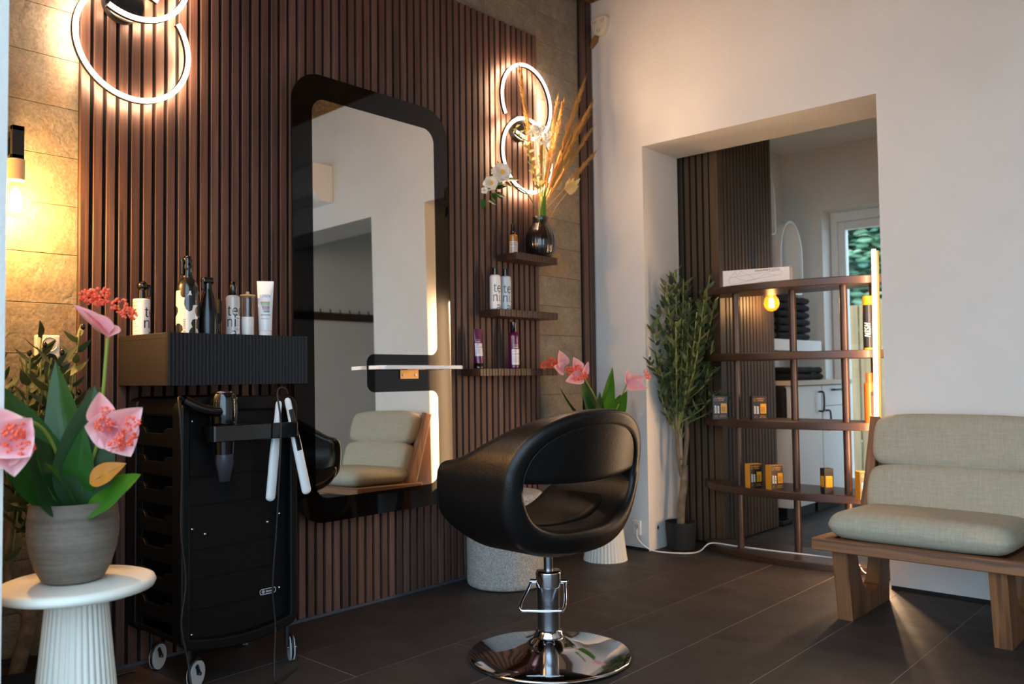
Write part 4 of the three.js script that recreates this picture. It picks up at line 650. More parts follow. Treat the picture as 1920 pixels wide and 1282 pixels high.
function oliveTree(pos, label, hgt, spread, seed, nBr, zmin) {
  const t = thing('olive_tree', label, 'potted plant', pos, 0, 'artificial olive trees'), r = rng(seed);
  part('pot', lathe([[0.0001, 0.002], [0.072, 0.002], [0.074, 0.006], [0.083, 0.148], [0.085, 0.15], [0.08, 0.15], [0.078, 0.13], [0.0001, 0.128]], 48), M.blackMatte, t);
  const fork = [0.03, hgt * 0.3, 0.01];
  part('trunk', [tube([[0.0, 0.12, 0], [0.012, hgt * 0.16, 0.0], [0.028, hgt * 0.22, 0.006], fork], 0.021, 20, 10), tube([[0.026, hgt * 0.25, 0], [-0.02, hgt * 0.31, 0.01], [-0.022, hgt * 0.4, 0], [-0.01, hgt * 0.6, -0.01]], 0.0105, 20, 8), tube([fork, [0.05, hgt * 0.4, 0.02], [0.04, hgt * 0.5, 0.02], [0.03, hgt * 0.68, 0.01]], 0.0125, 20, 8), ball(0.016, 0.035, hgt * 0.26, 0.012, 10, 8), ball(0.014, -0.016, hgt * 0.33, 0.014, 10, 8)], M.bark, t);
  const lg = leafGeo(1, 0.17, 0.5, 0.15, 2, 5); const leaves = [[], [], []], fruit = [];
  for (let i = 0; i < nBr; i++) {
    const a = i / nBr * 6.283 * 2.4 + r() * 0.8, y0 = hgt * (0.38 + 0.2 * r()), top = hgt * (0.5 + 0.52 * Math.pow(r(), 0.7)), k = spread * (0.4 + 0.75 * r()) * (1 - 0.45 * (top / hgt - 0.55)), x = Math.min(Math.cos(a) * k + 0.02, 0.205), z = Math.max(Math.sin(a) * k, zmin), x0 = i % 2 ? 0.035 : -0.015;
    const p0 = V(x0, y0, 0), p1 = V(mix(x0, x, 0.65), mix(y0, top, 0.5), z * 0.65), p2 = V(x, top, z), c = new THREE.CatmullRomCurve3([p0, p1, p2]);
    part('twig', new THREE.TubeGeometry(c, 10, 0.0028, 5), M.oliveStem, t);
    const n = Math.round(11 * dist([x, top, z], [x0, y0, 0]) / 0.35 + 4);
    for (let j = 0; j < n; j++) {
      const v = 0.14 + 0.86 * (j + r() * 0.7) / n, p = c.getPoint(Math.min(v, 1)), tg = c.getTangent(Math.min(v, 1)), az = j * 2.4 + r(); const side = V(Math.cos(az), 0.1, Math.sin(az)), d = tg.clone().multiplyScalar(0.35 + 0.5 * r()).add(side.multiplyScalar(1.0)).normalize();
      const L = 0.048 + 0.034 * r(), g = lg.clone(); g.scale(L, L, L); const f = V(1.6 * (r() - 0.5), 1, 1.6 * (r() - 0.5)).normalize(); orient(g, p.toArray(), p.clone().add(d).toArray(), f.toArray()); leaves[Math.floor(r() * r() * 2.99)].push(g);
    }
    if (r() < 0.55) { const g = new THREE.SphereGeometry(0.007, 8, 6); g.scale(1, 1.4, 1); g.translate(x + 0.008, top + 0.012, z); fruit.push(g); }
  }
  leaves.forEach((l, i) => { const m = part('foliage', l, M.olive[i], t); m.userData.kind = 'stuff'; });
  fruit.forEach((f) => part('olive', f, M.fruit, t)); return t;
}
oliveTree([4.035, 0, -2.42], 'tall olive tree in a black pot standing in the doorway', 1.5, 0.235, 5, 46, -0.05);
oliveTree([0.845, 0, -2.665], 'olive tree in a black pot behind the left table', 1.12, 0.18, 23, 32, -0.16);

// ================================================================ vase and its flowers
const VB = [3.292, 1.5585, -2.765];
{
  const t = thing('vase', 'dark glossy ribbed bulb vase on uppermost wall shelf', 'vase', VB);
  const n = 30, seg = n * 4, prof = [[0.04, 0], [0.055, 0.004], [0.072, 0.03], [0.0785, 0.07], [0.074, 0.11], [0.058, 0.145], [0.043, 0.17], [0.04, 0.19], [0.0415, 0.203], [0.038, 0.204], [0.036, 0.18]], c = new THREE.SplineCurve(prof.map(([a, b]) => new THREE.Vector2(a, b))), rows = 48, P = [], I = [];
  for (let j = 0; j <= rows; j++) { const q = c.getPoint(j / rows); for (let i = 0; i <= seg; i++) { const a = i / seg * 6.28319, k = q.x * (1 + 0.012 * Math.cos(a * n)); P.push(Math.sin(a) * k, q.y, Math.cos(a) * k); } }
  for (let j = 0; j < rows; j++) for (let i = 0; i < seg; i++) { const a = j * (seg + 1) + i, b = a + seg + 1; I.push(a, a + 1, b, a + 1, b + 1, b); }
  const g = new THREE.BufferGeometry(); g.setAttribute('position', new THREE.Float32BufferAttribute(P, 3)); g.setIndex(I); g.computeVertexNormals();
  part('vase_body', g, phy({ color: rgb(26, 22, 22), roughness: 0.16, clearcoat: 1, clearcoatRoughness: 0.04 }), t); part('water_insert', cyl(0.034, 0.034, 0.004, 0, 0.15, 0, 24), M.black, t);
}
const mouth = [VB[0], VB[1] + 0.19, VB[2]];
function grass(tip, seed, plume, awn, mat, bend, n) { // one dried stem with its ear
  const r = rng(seed), o = [mouth[0], mouth[1], mouth[2]], d = sub(tip, o), t = thing('dried_grass_stem', seed === 300 ? 'dried grass plume rising left across the ring lamp' : seed === 370 ? 'short dried grass ear upright above the vase mouth' : 'golden dried grass plume leaning right out of the dark vase', 'dried grass', o, 0, 'dried grass plumes in the dark vase');
  const c = new THREE.CatmullRomCurve3([V(d[0] * 0.06, -0.13, 0), V((r() - 0.5) * 0.02, 0, 0), V(d[0] * (0.5 - bend), d[1] * 0.52, d[2] * 0.5), V(...d)]);
  part('stalk', new THREE.TubeGeometry(c, 30, 0.0016, 6), mat, t);
  const P = [], strand = (a, b, w) => { const s = V(b.y - a.y, a.x - b.x, 0.3 * (b.x - a.x)).normalize().multiplyScalar(w), m = a.clone().lerp(b, 0.5).add(V((r() - 0.5) * 0.004, 0, (r() - 0.5) * 0.004)); P.push(a.x - s.x, a.y - s.y, a.z - s.z, a.x + s.x, a.y + s.y, a.z + s.z, m.x, m.y, m.z + w, a.x + s.x, a.y + s.y, a.z + s.z, b.x, b.y, b.z, m.x, m.y, m.z - w, a.x - s.x, a.y - s.y, a.z - s.z, m.x, m.y, m.z, b.x, b.y, b.z); };
  for (let i = 0; i < n; i++) { const v = 1 - plume * Math.pow(r(), 0.8), p = c.getPoint(v), tg = c.getTangent(v), k = Math.sin(Math.PI * clamp((v - (1 - plume)) / plume * 0.85 + 0.1)); const q = V(r() - 0.5, r() - 0.5, r() - 0.5).multiplyScalar(0.42 * k); strand(p, p.clone().add(tg.clone().add(q).multiplyScalar(awn * (0.35 + 0.65 * r()))), 0.0013); }
  for (let i = 0; i < n / 2; i++) { const v = 1 - plume * r() * 0.8, p = c.getPoint(v), tg = c.getTangent(v); const q = V(r() - 0.5, r() - 0.5, r() - 0.5).multiplyScalar(1.1); strand(p, p.clone().add(tg.add(q).multiplyScalar(0.026)), 0.0034); }
  const g = new THREE.BufferGeometry(); g.setAttribute('position', new THREE.Float32BufferAttribute(P, 3)); g.computeVertexNormals(); const m = part('plume', g, r() < 0.5 ? M.straw : M.strawLight, t); m.userData.kind = 'stuff'; return t;
}
[[3.115, 2.46, -2.735, 0.62], [3.425, 2.39, -2.75, 0.5], [3.50, 2.41, -2.77, 0.5], [3.655, 2.53, -2.755, 0.48], [3.62, 2.36, -2.71, 0.5], [3.66, 2.27, -2.72, 0.55], [3.63, 2.13, -2.68, 0.4], [3.40, 2.25, -2.72, 0.55], [3.56, 2.28, -2.735, 0.55], [3.69, 2.42, -2.735, 0.4], [3.23, 2.15, -2.70, 0.5]].forEach((a, i) => grass(a.slice(0, 3), 300 + i * 7, a[3], [0.11, 0.08, 0.07, 0.13, 0.1, 0.12, 0.09, 0.07, 0.1, 0.13, 0.06][i], i % 2 ? M.strawLight : M.straw, 0.02 * (i % 3), 420));
{
  const o = mouth, q = (p) => sub(p, o), cream = std({ color: rgb(240, 228, 208), roughness: 0.75, side: THREE.DoubleSide });
  const t = thing('camellia_branch', 'leafy branch with cream camellia blooms reaching left from the vase', 'flower branch', o);
  const R1 = q([2.875, 1.905, -2.65]), R2 = q([2.79, 1.838, -2.64]), R3 = q([2.755, 1.80, -2.645]);
  part('branch', tube([[0, -0.1, 0], [-0.05, 0.0, 0.03], [-0.2, 0.1, 0.08], [R1[0] + 0.02, R1[1] - 0.05, R1[2] - 0.01], [R2[0] + 0.03, R2[1] - 0.01, R2[2]], R3], 0.003, 40, 6), M.stem, t);
  const bloom = (c, R, n, seed) => { const r = rng(seed); const b = new THREE.Group(); b.name = 'bloom'; t.add(b); for (let ring = 0; ring < 3; ring++) for (let i = 0; i < n; i++) { const a = i / n * 6.283 + ring * 0.4 + r() * 0.2, out = [0.95, 0.7, 0.4][ring], L = R * [1, 0.85, 0.6][ring], dir = L3(Math.cos(a) * out, Math.sin(a) * out, 1.15 - out + 0.1); const g = leafGeo(L, L * 0.62, -0.6, 0.25, 5, 7, 0.62); part('petal', orient(g, c, [c[0] + dir[0], c[1] + dir[1], c[2] + dir[2]], L3(0, 0, 1)), cream, b); } part('stamens', ball(R * 0.2, c[0] + CAMD[0] * R * 0.3, c[1], c[2] + CAMD[2] * R * 0.3, 10, 8), std({ color: rgb(226, 172, 54), roughness: 0.7 }), b); };
  bloom(R1, 0.05, 7, 1); bloom(R2, 0.038, 6, 2); bloom(R3, 0.018, 5, 3);
  const r = rng(44); for (let i = 0; i < 16; i++) { const c = i < 9 ? R1 : i < 13 ? R2 : R3, a = r() * 6.28, b = [c[0] + 0.03 * Math.cos(a) + 0.03, c[1] + 0.02 * Math.sin(a) - 0.015, c[2] - 0.02], d = L3(Math.cos(a) + 0.3, Math.sin(a) - 0.2, 0.2); part('leaf', orient(leafGeo(0.04 + 0.025 * r(), 0.014 + 0.006 * r(), 0.3, 0.2, 3, 5), b, [b[0] + d[0], b[1] + d[1], b[2] + d[2]], L3(0.2, 0.5, 0.8)), r() < 0.5 ? M.leaf : M.leafDark, t); }
}
{
  const o = mouth, q = (p) => sub(p, o), t = thing('eucalyptus_sprig', 'trailing yellow-green eucalyptus sprig left of the white blossoms', 'leaf sprig', o), r = rng(61), m = phy({ color: rgb(164, 158, 84), roughness: 0.6, side: THREE.DoubleSide, transmission: 0.2, thickness: 0 });
  const pts = [[0, -0.1, 0], [-0.03, 0.1, 0.04], [-0.11, 0.22, 0.06], [-0.17, 0.34, 0.06], [-0.25, 0.42, 0.06]]; part('stem', tube(pts, 0.0017, 40, 5), M.stem, t); const c = new THREE.CatmullRomCurve3(pts.map((p) => V(...p)));
  for (let i = 0; i < 18; i++) { const p = c.getPoint(0.35 + 0.65 * i / 17), s = i % 2 ? 1 : -1, d = L3(s * 0.9, -0.2 + 0.5 * r(), 0.3), L = 0.034 - 0.012 * i / 17 + 0.01 * r(); part('leaf', orient(leafGeo(L, L * 0.42, 0.3, 0.15, 3, 5), p.toArray(), [p.x + d[0], p.y + d[1], p.z + d[2]], L3(0, 0.6, 0.8)), i % 3 ? m : M.olive[1], t); }
}
{
  const o = mouth, t = thing('blossom_stem', 'cluster of small white blossoms above the vase mouth', 'flower', o), r = rng(71), cr = std({ color: rgb(244, 236, 220), roughness: 0.8, side: THREE.DoubleSide });
  for (const [x, y, z] of [[-0.12, 0.41, 0.07], [-0.035, 0.40, 0.07], [-0.075, 0.43, 0.06], [-0.06, 0.37, 0.075]]) {
    part('stem', tube([[0, -0.12, 0], [x * 0.4, y * 0.5, z * 0.5], [x, y, z]], 0.0018, 20, 5), M.stem, t);
    const l = []; for (let i = 0; i < 16; i++) { const c = [x + (r() - 0.5) * 0.07, y + 0.015 + (r() - 0.5) * 0.035, z + (r() - 0.5) * 0.05]; for (let k = 0; k < 5; k++) { const a = k * 1.2566 + r(), d = L3(Math.cos(a), Math.sin(a), 0.4); l.push(orient(leafGeo(0.014, 0.006, 0.2, 0.2, 2, 3), c, [c[0] + d[0], c[1] + d[1], c[2] + d[2]], L3(0, 0, 1))); } } const m = part('blossoms', l, cr, t); m.userData.kind = 'stuff';
  }
}
{
  const o = mouth, t = thing('fern_leaf', 'single upright bright green leaf in the vase mouth', 'leaf', o);
  part('leaf_blade', orient(leafGeo(0.23, 0.017, 0.2, 0.15, 4, 12), [-0.01, -0.06, 0.02], [-0.018, 0.2, 0.04], L3(0, 0, 1)), M.leafLight, t); part('midrib', rod([-0.01, -0.06, 0.021], [-0.018, 0.15, 0.04], 0.0015, 0.0008, 6), M.stem, t);
  const u = thing('skeleton_leaf', 'pale golden dried leaf fan right of the vase bouquet', 'dried leaf', o), m = phy({ color: rgb(206, 180, 122), roughness: 0.8, side: THREE.DoubleSide, transmission: 0.35, thickness: 0 });
  part('stalk', tube([[0, -0.1, 0], [0.06, 0.05, 0.04], [0.15, 0.16, 0.06]], 0.0018, 20, 5), M.straw, u);
  for (const [a, L] of [[1.2, 0.085], [0.85, 0.1], [1.6, 0.065], [0.5, 0.07], [0.2, 0.05]]) { const d = L3(Math.cos(a), Math.sin(a), 0.1); part('leaf_lobe', orient(leafGeo(L, 0.018, 0.2, 0.2, 4, 8), [0.15, 0.16, 0.06], [0.15 + d[0], 0.16 + d[1], 0.06 + d[2]], L3(0, 0, 1)), m, u); }
}

// ================================================================ open shelf in the doorway
const SY = [0.002, 0.331, 0.676, 1.021, 1.376];
{
  const t = thing('open_shelf_unit', 'walnut open shelf unit with lens-shaped boards and round posts', 'shelf unit', [4.19, 0, -1.84]);
  const s = new THREE.Shape(); s.moveTo(0.03, -0.53); s.bezierCurveTo(-0.14, -0.44, -0.20, -0.2, -0.198, 0.02); s.bezierCurveTo(-0.195, 0.25, -0.14, 0.42, -0.03, 0.545); s.bezierCurveTo(0.1, 0.45, 0.145, 0.2, 0.14, 0.0); s.bezierCurveTo(0.135, -0.25, 0.11, -0.42, 0.03, -0.53);
  const g0 = ext(s, 0.03, 0.004, 24); g0.rotateX(Math.PI / 2); g0.translate(0, 0.03, 0); const g = metreUV(g0, 'z', 0.2, 0.3);
  for (const y of SY) part('board', g, M.walnut, t).position.y = y;
  for (const [x, z] of [[-0.085, -0.262], [-0.03, 0.025], [-0.095, 0.31], [0.05, 0.40]]) for (let i = 0; i < 4; i++) { const h = SY[i + 1] - SY[i] - 0.0305; const c = new THREE.CylinderGeometry(0.018, 0.018, h, 24); c.translate(x, SY[i] + 0.03 + h / 2, z); part('post', metreUV(c, 'y', x * 7 + i), M.walnut, t); }
}
const nish = (v) => print(384, 512, (c, w, h) => {
  c.fillStyle = v ? '#3a332b' : '#1c1b1c'; c.fillRect(0, 0, w, h); c.fillStyle = '#e09a1e'; c.fillRect(215, 160, 150, 210); c.font = 'bold 38px sans-serif'; c.fillText('POWDER ’n', 120, 62); c.fillText('STYLING', 140, 104); c.lineWidth = 5; c.strokeStyle = '#e09a1e'; c.beginPath(); c.arc(70, 72, 28, 0, 7); c.stroke();
  c.fillStyle = '#f4f2ee'; c.save(); c.translate(98, 385); c.rotate(-Math.PI / 2); c.font = 'italic bold 72px sans-serif'; c.fillText('NISH', 0, 0); c.fillText('MAN', 0, 72); c.restore(); c.fillStyle = '#171515'; c.save(); c.translate(270, 350); c.rotate(-Math.PI / 2); c.font = 'italic bold 50px sans-serif'; c.fillText('NISH', 0, 0); c.fillText('MAN', 0, 52); c.restore();
  c.strokeStyle = '#8f8266'; c.lineWidth = 3; c.font = 'bold 74px sans-serif'; c.strokeText('P1', 50, 470); c.fillStyle = '#e09a1e'; c.font = 'bold 24px sans-serif'; c.fillText('MATTIFYING', 200, 430); c.fillText('EXTRA STRONG', 180, 462);
});
const mNish = [0, 1].map((v) => std({ map: nish(v), roughness: 0.4 })), mOr = std({ color: rgb(222, 148, 26), roughness: 0.45 }), mCarton = std({ color: rgb(30, 28, 29), roughness: 0.5 });
function carton(x, y, z, turn, v, label, w = 0.078, h = 0.125, side = mOr) {
  const t = thing('styling_carton', label, 'box', [x, y, z], turn, 'black and orange styling cartons'), d = 0.044;
  part('carton_body', rbox(w, h, d, 0.001, 0, h / 2, 0, 1), v === 2 ? mCarton : side, t); const f = new THREE.PlaneGeometry(w - 0.002, h - 0.002); f.translate(0, h / 2, d / 2 + 0.0006); if (v < 2) part('front_print', f, mNish[v], t);
  if (v === 2) { part('window_jar', rbox(w * 0.82, h * 0.46, 0.02, 0.006, 0, h * 0.49, d / 2 - 0.007, 2), mOr, t); part('side_jar', rbox(0.02, h * 0.46, d * 0.8, 0.006, -w / 2 + 0.008, h * 0.49, 0, 2), mOr, t); }
  return t;
}
const TOCAM = Math.atan2(-0.8, 0.6), LV = (i) => SY[i] + 0.0308;
carton(4.08, LV(2), -2.195, TOCAM - 0.05, 0, 'black and orange carton beside the olive leaves on middle board', 0.078, 0.125, mCarton);
carton(4.10, LV(2), -1.985, TOCAM + 0.1, 0, 'black and orange carton right of the first post on middle board', 0.078, 0.125, mCarton);
carton(4.05, LV(1), -1.995, TOCAM + 0.35, 0, 'orange-sided carton left of its neighbour on the lower board', 0.072, 0.125);
carton(4.055, LV(1), -1.885, TOCAM + 0.4, 1, 'brown and orange carton right of its neighbour on the lower board', 0.074, 0.125);
carton(4.06, LV(1), -1.62, TOCAM + 0.2, 2, 'narrow black carton with orange window alone on the lower board', 0.046, 0.125);
carton(4.03, LV(1), -1.43, TOCAM + 0.2, 1, 'carton half hidden behind the lounge chair back on lower board', 0.072, 0.125);
{
  const t = thing('spray_can', 'tall black spray can with orange cap behind the LED stick', 'spray can', [4.13, LV(3), -1.425]);
  const lab = print(256, 512, (c, w, h) => { c.fillStyle = '#1d1c1e'; c.fillRect(0, 0, w, h); c.fillStyle = '#efece6'; c.save(); c.translate(90, 330); c.rotate(-Math.PI / 2); c.font = 'italic bold 60px sans-serif'; c.fillText('NISH', 0, 0); c.fillText('MAN', 0, 58); c.restore(); c.fillStyle = '#d99a20'; c.fillRect(40, 430, 60, 30); });
  part('can_body', lathe([[0.0001, 0], [0.026, 0], [0.027, 0.003], [0.027, 0.215], [0.025, 0.22]], 40), phy({ map: lab, roughness: 0.3 }), t).rotation.y = -3.2; part('cap', lathe([[0.0001, 0.218], [0.0265, 0.218], [0.0265, 0.255], [0.024, 0.262], [0.0001, 0.264]], 32), mOr, t);
  const u = thing('orange_bottle', 'orange bottle with narrow neck behind the LED stick', 'bottle', [4.1, LV(2), -1.42]), ol = print(256, 512, (c, w, h) => { c.fillStyle = '#d9541c'; c.fillRect(0, 0, w, h); c.fillStyle = '#241a18'; c.beginPath(); c.roundRect(60, 190, 50, 210, 20); c.fill(); c.fillStyle = '#d9541c'; c.save(); c.translate(96, 390); c.rotate(-Math.PI / 2); c.font = 'bold 34px sans-serif'; c.fillText('NISHMAN', 0, 0); c.restore(); });
  part('bottle_body', lathe([[0.0001, 0], [0.024, 0], [0.025, 0.003], [0.025, 0.178], [0.0235, 0.19], [0.0145, 0.198], [0.0145, 0.235], [0.012, 0.24], [0.0001, 0.24]], 40), phy({ map: ol, roughness: 0.35 }), u).rotation.y = -2.6;
}
{ // long white carton on the top board
  const t = thing('styler_carton', 'long white carton with a line drawing on the top board', 'box', [4.135, LV(4), -1.99], -1.35);
  const pr = print(1024, 256, (c, w, h) => {
    c.fillStyle = '#e6e0dc'; c.fillRect(0, 0, w, h); c.strokeStyle = '#8d7f76'; c.lineWidth = 3; c.beginPath(); c.moveTo(110, 110); c.lineTo(880, 40); c.bezierCurveTo(930, 50, 930, 110, 880, 112); c.lineTo(560, 150); c.lineTo(130, 225); c.bezierCurveTo(80, 210, 80, 140, 110, 110); c.lineTo(190, 20); c.bezierCurveTo(200, 60, 200, 60, 235, 78); c.lineTo(290, 15); c.bezierCurveTo(360, 80, 380, 80, 430, 95); c.lineTo(490, 160); c.bezierCurveTo(560, 150, 640, 80, 700, 85); c.lineTo(830, 120); c.stroke(); c.beginPath(); c.moveTo(190, 100); c.bezierCurveTo(300, 190, 400, 180, 500, 155); c.stroke();
    c.fillStyle = '#4a4444'; c.font = 'bold 42px sans-serif'; c.fillText('SteamPod', 500, 40); c.fillStyle = '#b8aea8'; c.fillRect(640, 10, 4, 30); c.fillStyle = '#2c2828'; c.fillText('3', 712, 40); c.font = '20px sans-serif'; c.fillText("L'ORÉAL | PROFESSIONNEL", 560, 215); c.fillStyle = '#8d8580'; for (let i = 0; i < 3; i++) c.fillRect(750, 14 + i * 14, 130, 5); c.fillRect(150, 240, 150, 6);
  });
  part('carton_body', rbox(0.345, 0.088, 0.07, 0.001, 0, 0.044, 0, 1), std({ color: rgb(230, 224, 220), roughness: 0.5 }), t); const f = new THREE.PlaneGeometry(0.342, 0.085); f.translate(0, 0.044, 0.0357); part('front_print', f, std({ map: pr, roughness: 0.5 }), t);
  part('end_seam', rbox(0.0014, 0.0885, 0.0014, 0.0004, 0.1722, 0.044, 0.0348, 1), std({ color: rgb(60, 60, 70), roughness: 0.5 }), t);
}

// ================================================================ rear room
function archBox(x, y, w, h, d, label) {
  const t = thing('arched_wall_shelf', label, 'shelf', [x, y, ZAL], 0, 'white arched wall shelves');
  const path = (S, i) => { const s = new S(), a = w / 2 - i, r = 0.06 - i, top = h - i, R = a, k = h - w * 0.72; s.moveTo(-a + r, i); s.lineTo(a - r, i); s.quadraticCurveTo(a, i, a, i + r); s.lineTo(a, k); s.bezierCurveTo(a, k + (top - k) * 0.6, a * 0.55, top, 0, top); s.bezierCurveTo(-a * 0.55, top, -a, k + (top - k) * 0.6, -a, k); s.lineTo(-a, i + r); s.quadraticCurveTo(-a, i, -a + r, i); return s; };
  const s = path(THREE.Shape, 0); s.holes.push(path(THREE.Path, 0.013)); part('arch_rim', ext(s, d, 0.001, 24), M.white, t); part('back_panel', ext(path(THREE.Shape, 0.012), 0.012, 0, 24), M.white, t); return t;
}
archBox(5.26, 1.88, 0.35, 0.46, 0.29, 'upper white arched wall shelf half hidden by the slat column');
archBox(5.675, 1.5, 0.36, 0.515, 0.29, 'lower white arched wall shelf above the top board carton');
{
  const t = thing('ornament_jar', 'small pale blue ornament with green top inside the lower arch', 'ornament', [5.72, 1.515, -2.56]);
  part('jar', lathe([[0.0001, 0], [0.035, 0], [0.042, 0.02], [0.036, 0.055], [0.025, 0.065]], 24), std({ color: rgb(150, 184, 214), roughness: 0.5 }), t); part('top', lathe([[0.025, 0.063], [0.038, 0.075], [0.04, 0.1], [0.026, 0.125], [0.0001, 0.132]], 24), std({ color: rgb(24, 84, 66), roughness: 0.6 }), t);
  const u = thing('small_card', 'small white card leaning inside the lower arch', 'card', [5.575, 1.514, -2.6]); part('card', rbox(0.07, 0.11, 0.004, 0.001, 0, 0.056, 0), M.white, u); part('yellow_mark', ball(0.018, 0, 0.035, 0.004, 12, 8).scale(1, 1, 0.3), std({ color: rgb(224, 196, 84), roughness: 0.5 }), u);
}
{
  const t = thing('towel_shelf', 'thick white floating shelf carrying black towels', 'shelf', [5.49, 1.098, ZAL]); part('shelf_board', rbox(0.98, 0.077, 0.36, 0.004, 0, 0.0385, 0.181), M.white, t);
}
const tt = tex(256, (u, v) => fbm(u, v, 80, 80, 2, 601), false, 0.2);
const mTowel = [[22, 22, 25], [30, 28, 32], [20, 30, 38], [74, 62, 64]].map((c) => std({ color: rgb(...c), roughness: 0.98, bumpMap: tt, bumpScale: 0.008 }));
function towel(x, y, z, w, h, d, m, label, group) {
  const t = thing('folded_towel', label, 'towel', [x, y, z], (rnd() - 0.5) * 0.06, group);
  const half = h / 2; const g = surfaceNets((a, b, c) => { const q = smax(smax(Math.abs(a) - w / 2, Math.abs(b) - half * 0.96 + 0.003 * Math.sin(a * 40 + c * 25), 0.03), Math.abs(c) - d / 2, 0.03); return q; }, [-w / 2 - 0.02, -half - 0.015, -d / 2 - 0.02], [w / 2 + 0.02, half + 0.015, d / 2 + 0.02], 0.011); g.translate(0, half, 0); part('towel_fold', g, mTowel[m], t); return t;
}
let nT = 0; const ord = ['bottom', 'second', 'third', 'fourth', 'fifth', 'top'];
for (const [x, n, w, nm] of [[5.17, 3, 0.24, 'left'], [5.44, 6, 0.25, 'middle'], [5.715, 6, 0.26, 'right']]) for (let i = 0; i < n; i++) towel(x + (rnd() - 0.5) * 0.015, 1.1765 + i * 0.0505, -2.55, w, 0.047, 0.28, nm === 'left' && i === 0 ? 3 : nT++ % 3, `dark folded towel, ${n === 3 && i === 2 ? 'top' : ord[i]} of the ${nm} stack on the white shelf`, 'towels on the white shelf');
towel(5.6, 0.9015, -2.46, 0.5, 0.042, 0.26, 1, 'dark folded towel lying directly on the cabinet worktop', 'towels on the worktop'); towel(5.62, 0.947, -2.46, 0.46, 0.04, 0.25, 1, 'dark folded towel on top of another on the worktop', 'towels on the worktop');
{
  const t = thing('worktop', 'pale laminate worktop over the white cabinets', 'worktop', [5.67, 0.868, ZAL]); part('slab', rbox(1.0, 0.031, 0.5, 0.003, 0, 0.0155, 0.251), std({ color: rgb(206, 190, 168), roughness: 0.5 }), t);
  const u = thing('base_cabinet', 'white base cabinet with one tall door beside the slat column', 'cabinet', [5.43, 0, ZAL]);
  part('body', rbox(0.48, 0.78, 0.455, 0.002, 0, 0.475, 0.23), M.white, u); part('plinth', rbox(0.44, 0.085, 0.4, 0.002, 0, 0.043, 0.22), M.black, u); const d1 = part('door', rbox(0.474, 0.775, 0.018, 0.002, 0, 0.475, 0.468), M.white, u);
  const handle = (x, y, L, vert) => vert ? tube([[x, y, 0.477], [x, y, 0.505], [x, y - 0.012, 0.511], [x, y - L + 0.012, 0.511], [x, y - L, 0.505], [x, y - L, 0.477]], 0.0065, 40, 8) : tube([[x, y, 0.477], [x, y, 0.505], [x + 0.012, y, 0.511], [x + L - 0.012, y, 0.511], [x + L, y, 0.505], [x + L, y, 0.477]], 0.0065, 40, 8);
  part('handle', handle(0.19, 0.82, 0.13, true), M.black, d1);
  part('side_pocket', rbox(0.05, 0.26, 0.3, 0.03, -0.262, 0.735, 0.3, 3), M.blackMatte, u);
  const v = thing('base_cabinet', 'white base cabinet with a drawer and door nearest the garden door', 'cabinet', [5.9, 0, ZAL]);
  part('body', rbox(0.44, 0.78, 0.455, 0.002, 0, 0.475, 0.23), M.white, v); part('plinth', rbox(0.4, 0.085, 0.4, 0.002, 0, 0.043, 0.22), M.black, v); const d2 = part('drawer', rbox(0.434, 0.14, 0.018, 0.002, 0, 0.793, 0.468), M.white, v); part('handle', handle(-0.06, 0.83, 0.12, false), M.black, d2); const d3 = part('door', rbox(0.434, 0.625, 0.018, 0.002, 0, 0.405, 0.468), M.white, v); part('handle', handle(-0.17, 0.69, 0.13, true), M.black, d3);
}
{
  const t = thing('floor_tray', 'low black tray on the floor by the white cabinet', 'tray', [5.08, 0, -2.4]); part('tray_base', rbox(0.14, 0.012, 0.24, 0.003, 0, 0.006, 0), M.blackMatte, t); part('tray_rim', [rbox(0.14, 0.03, 0.012, 0.003, 0, 0.015, 0.114), rbox(0.14, 0.03, 0.012, 0.003, 0, 0.015, -0.114), rbox(0.012, 0.03, 0.216, 0.003, 0.064, 0.015, 0), rbox(0.012, 0.03, 0.216, 0.003, -0.064, 0.015, 0)], M.blackMatte, t);
}
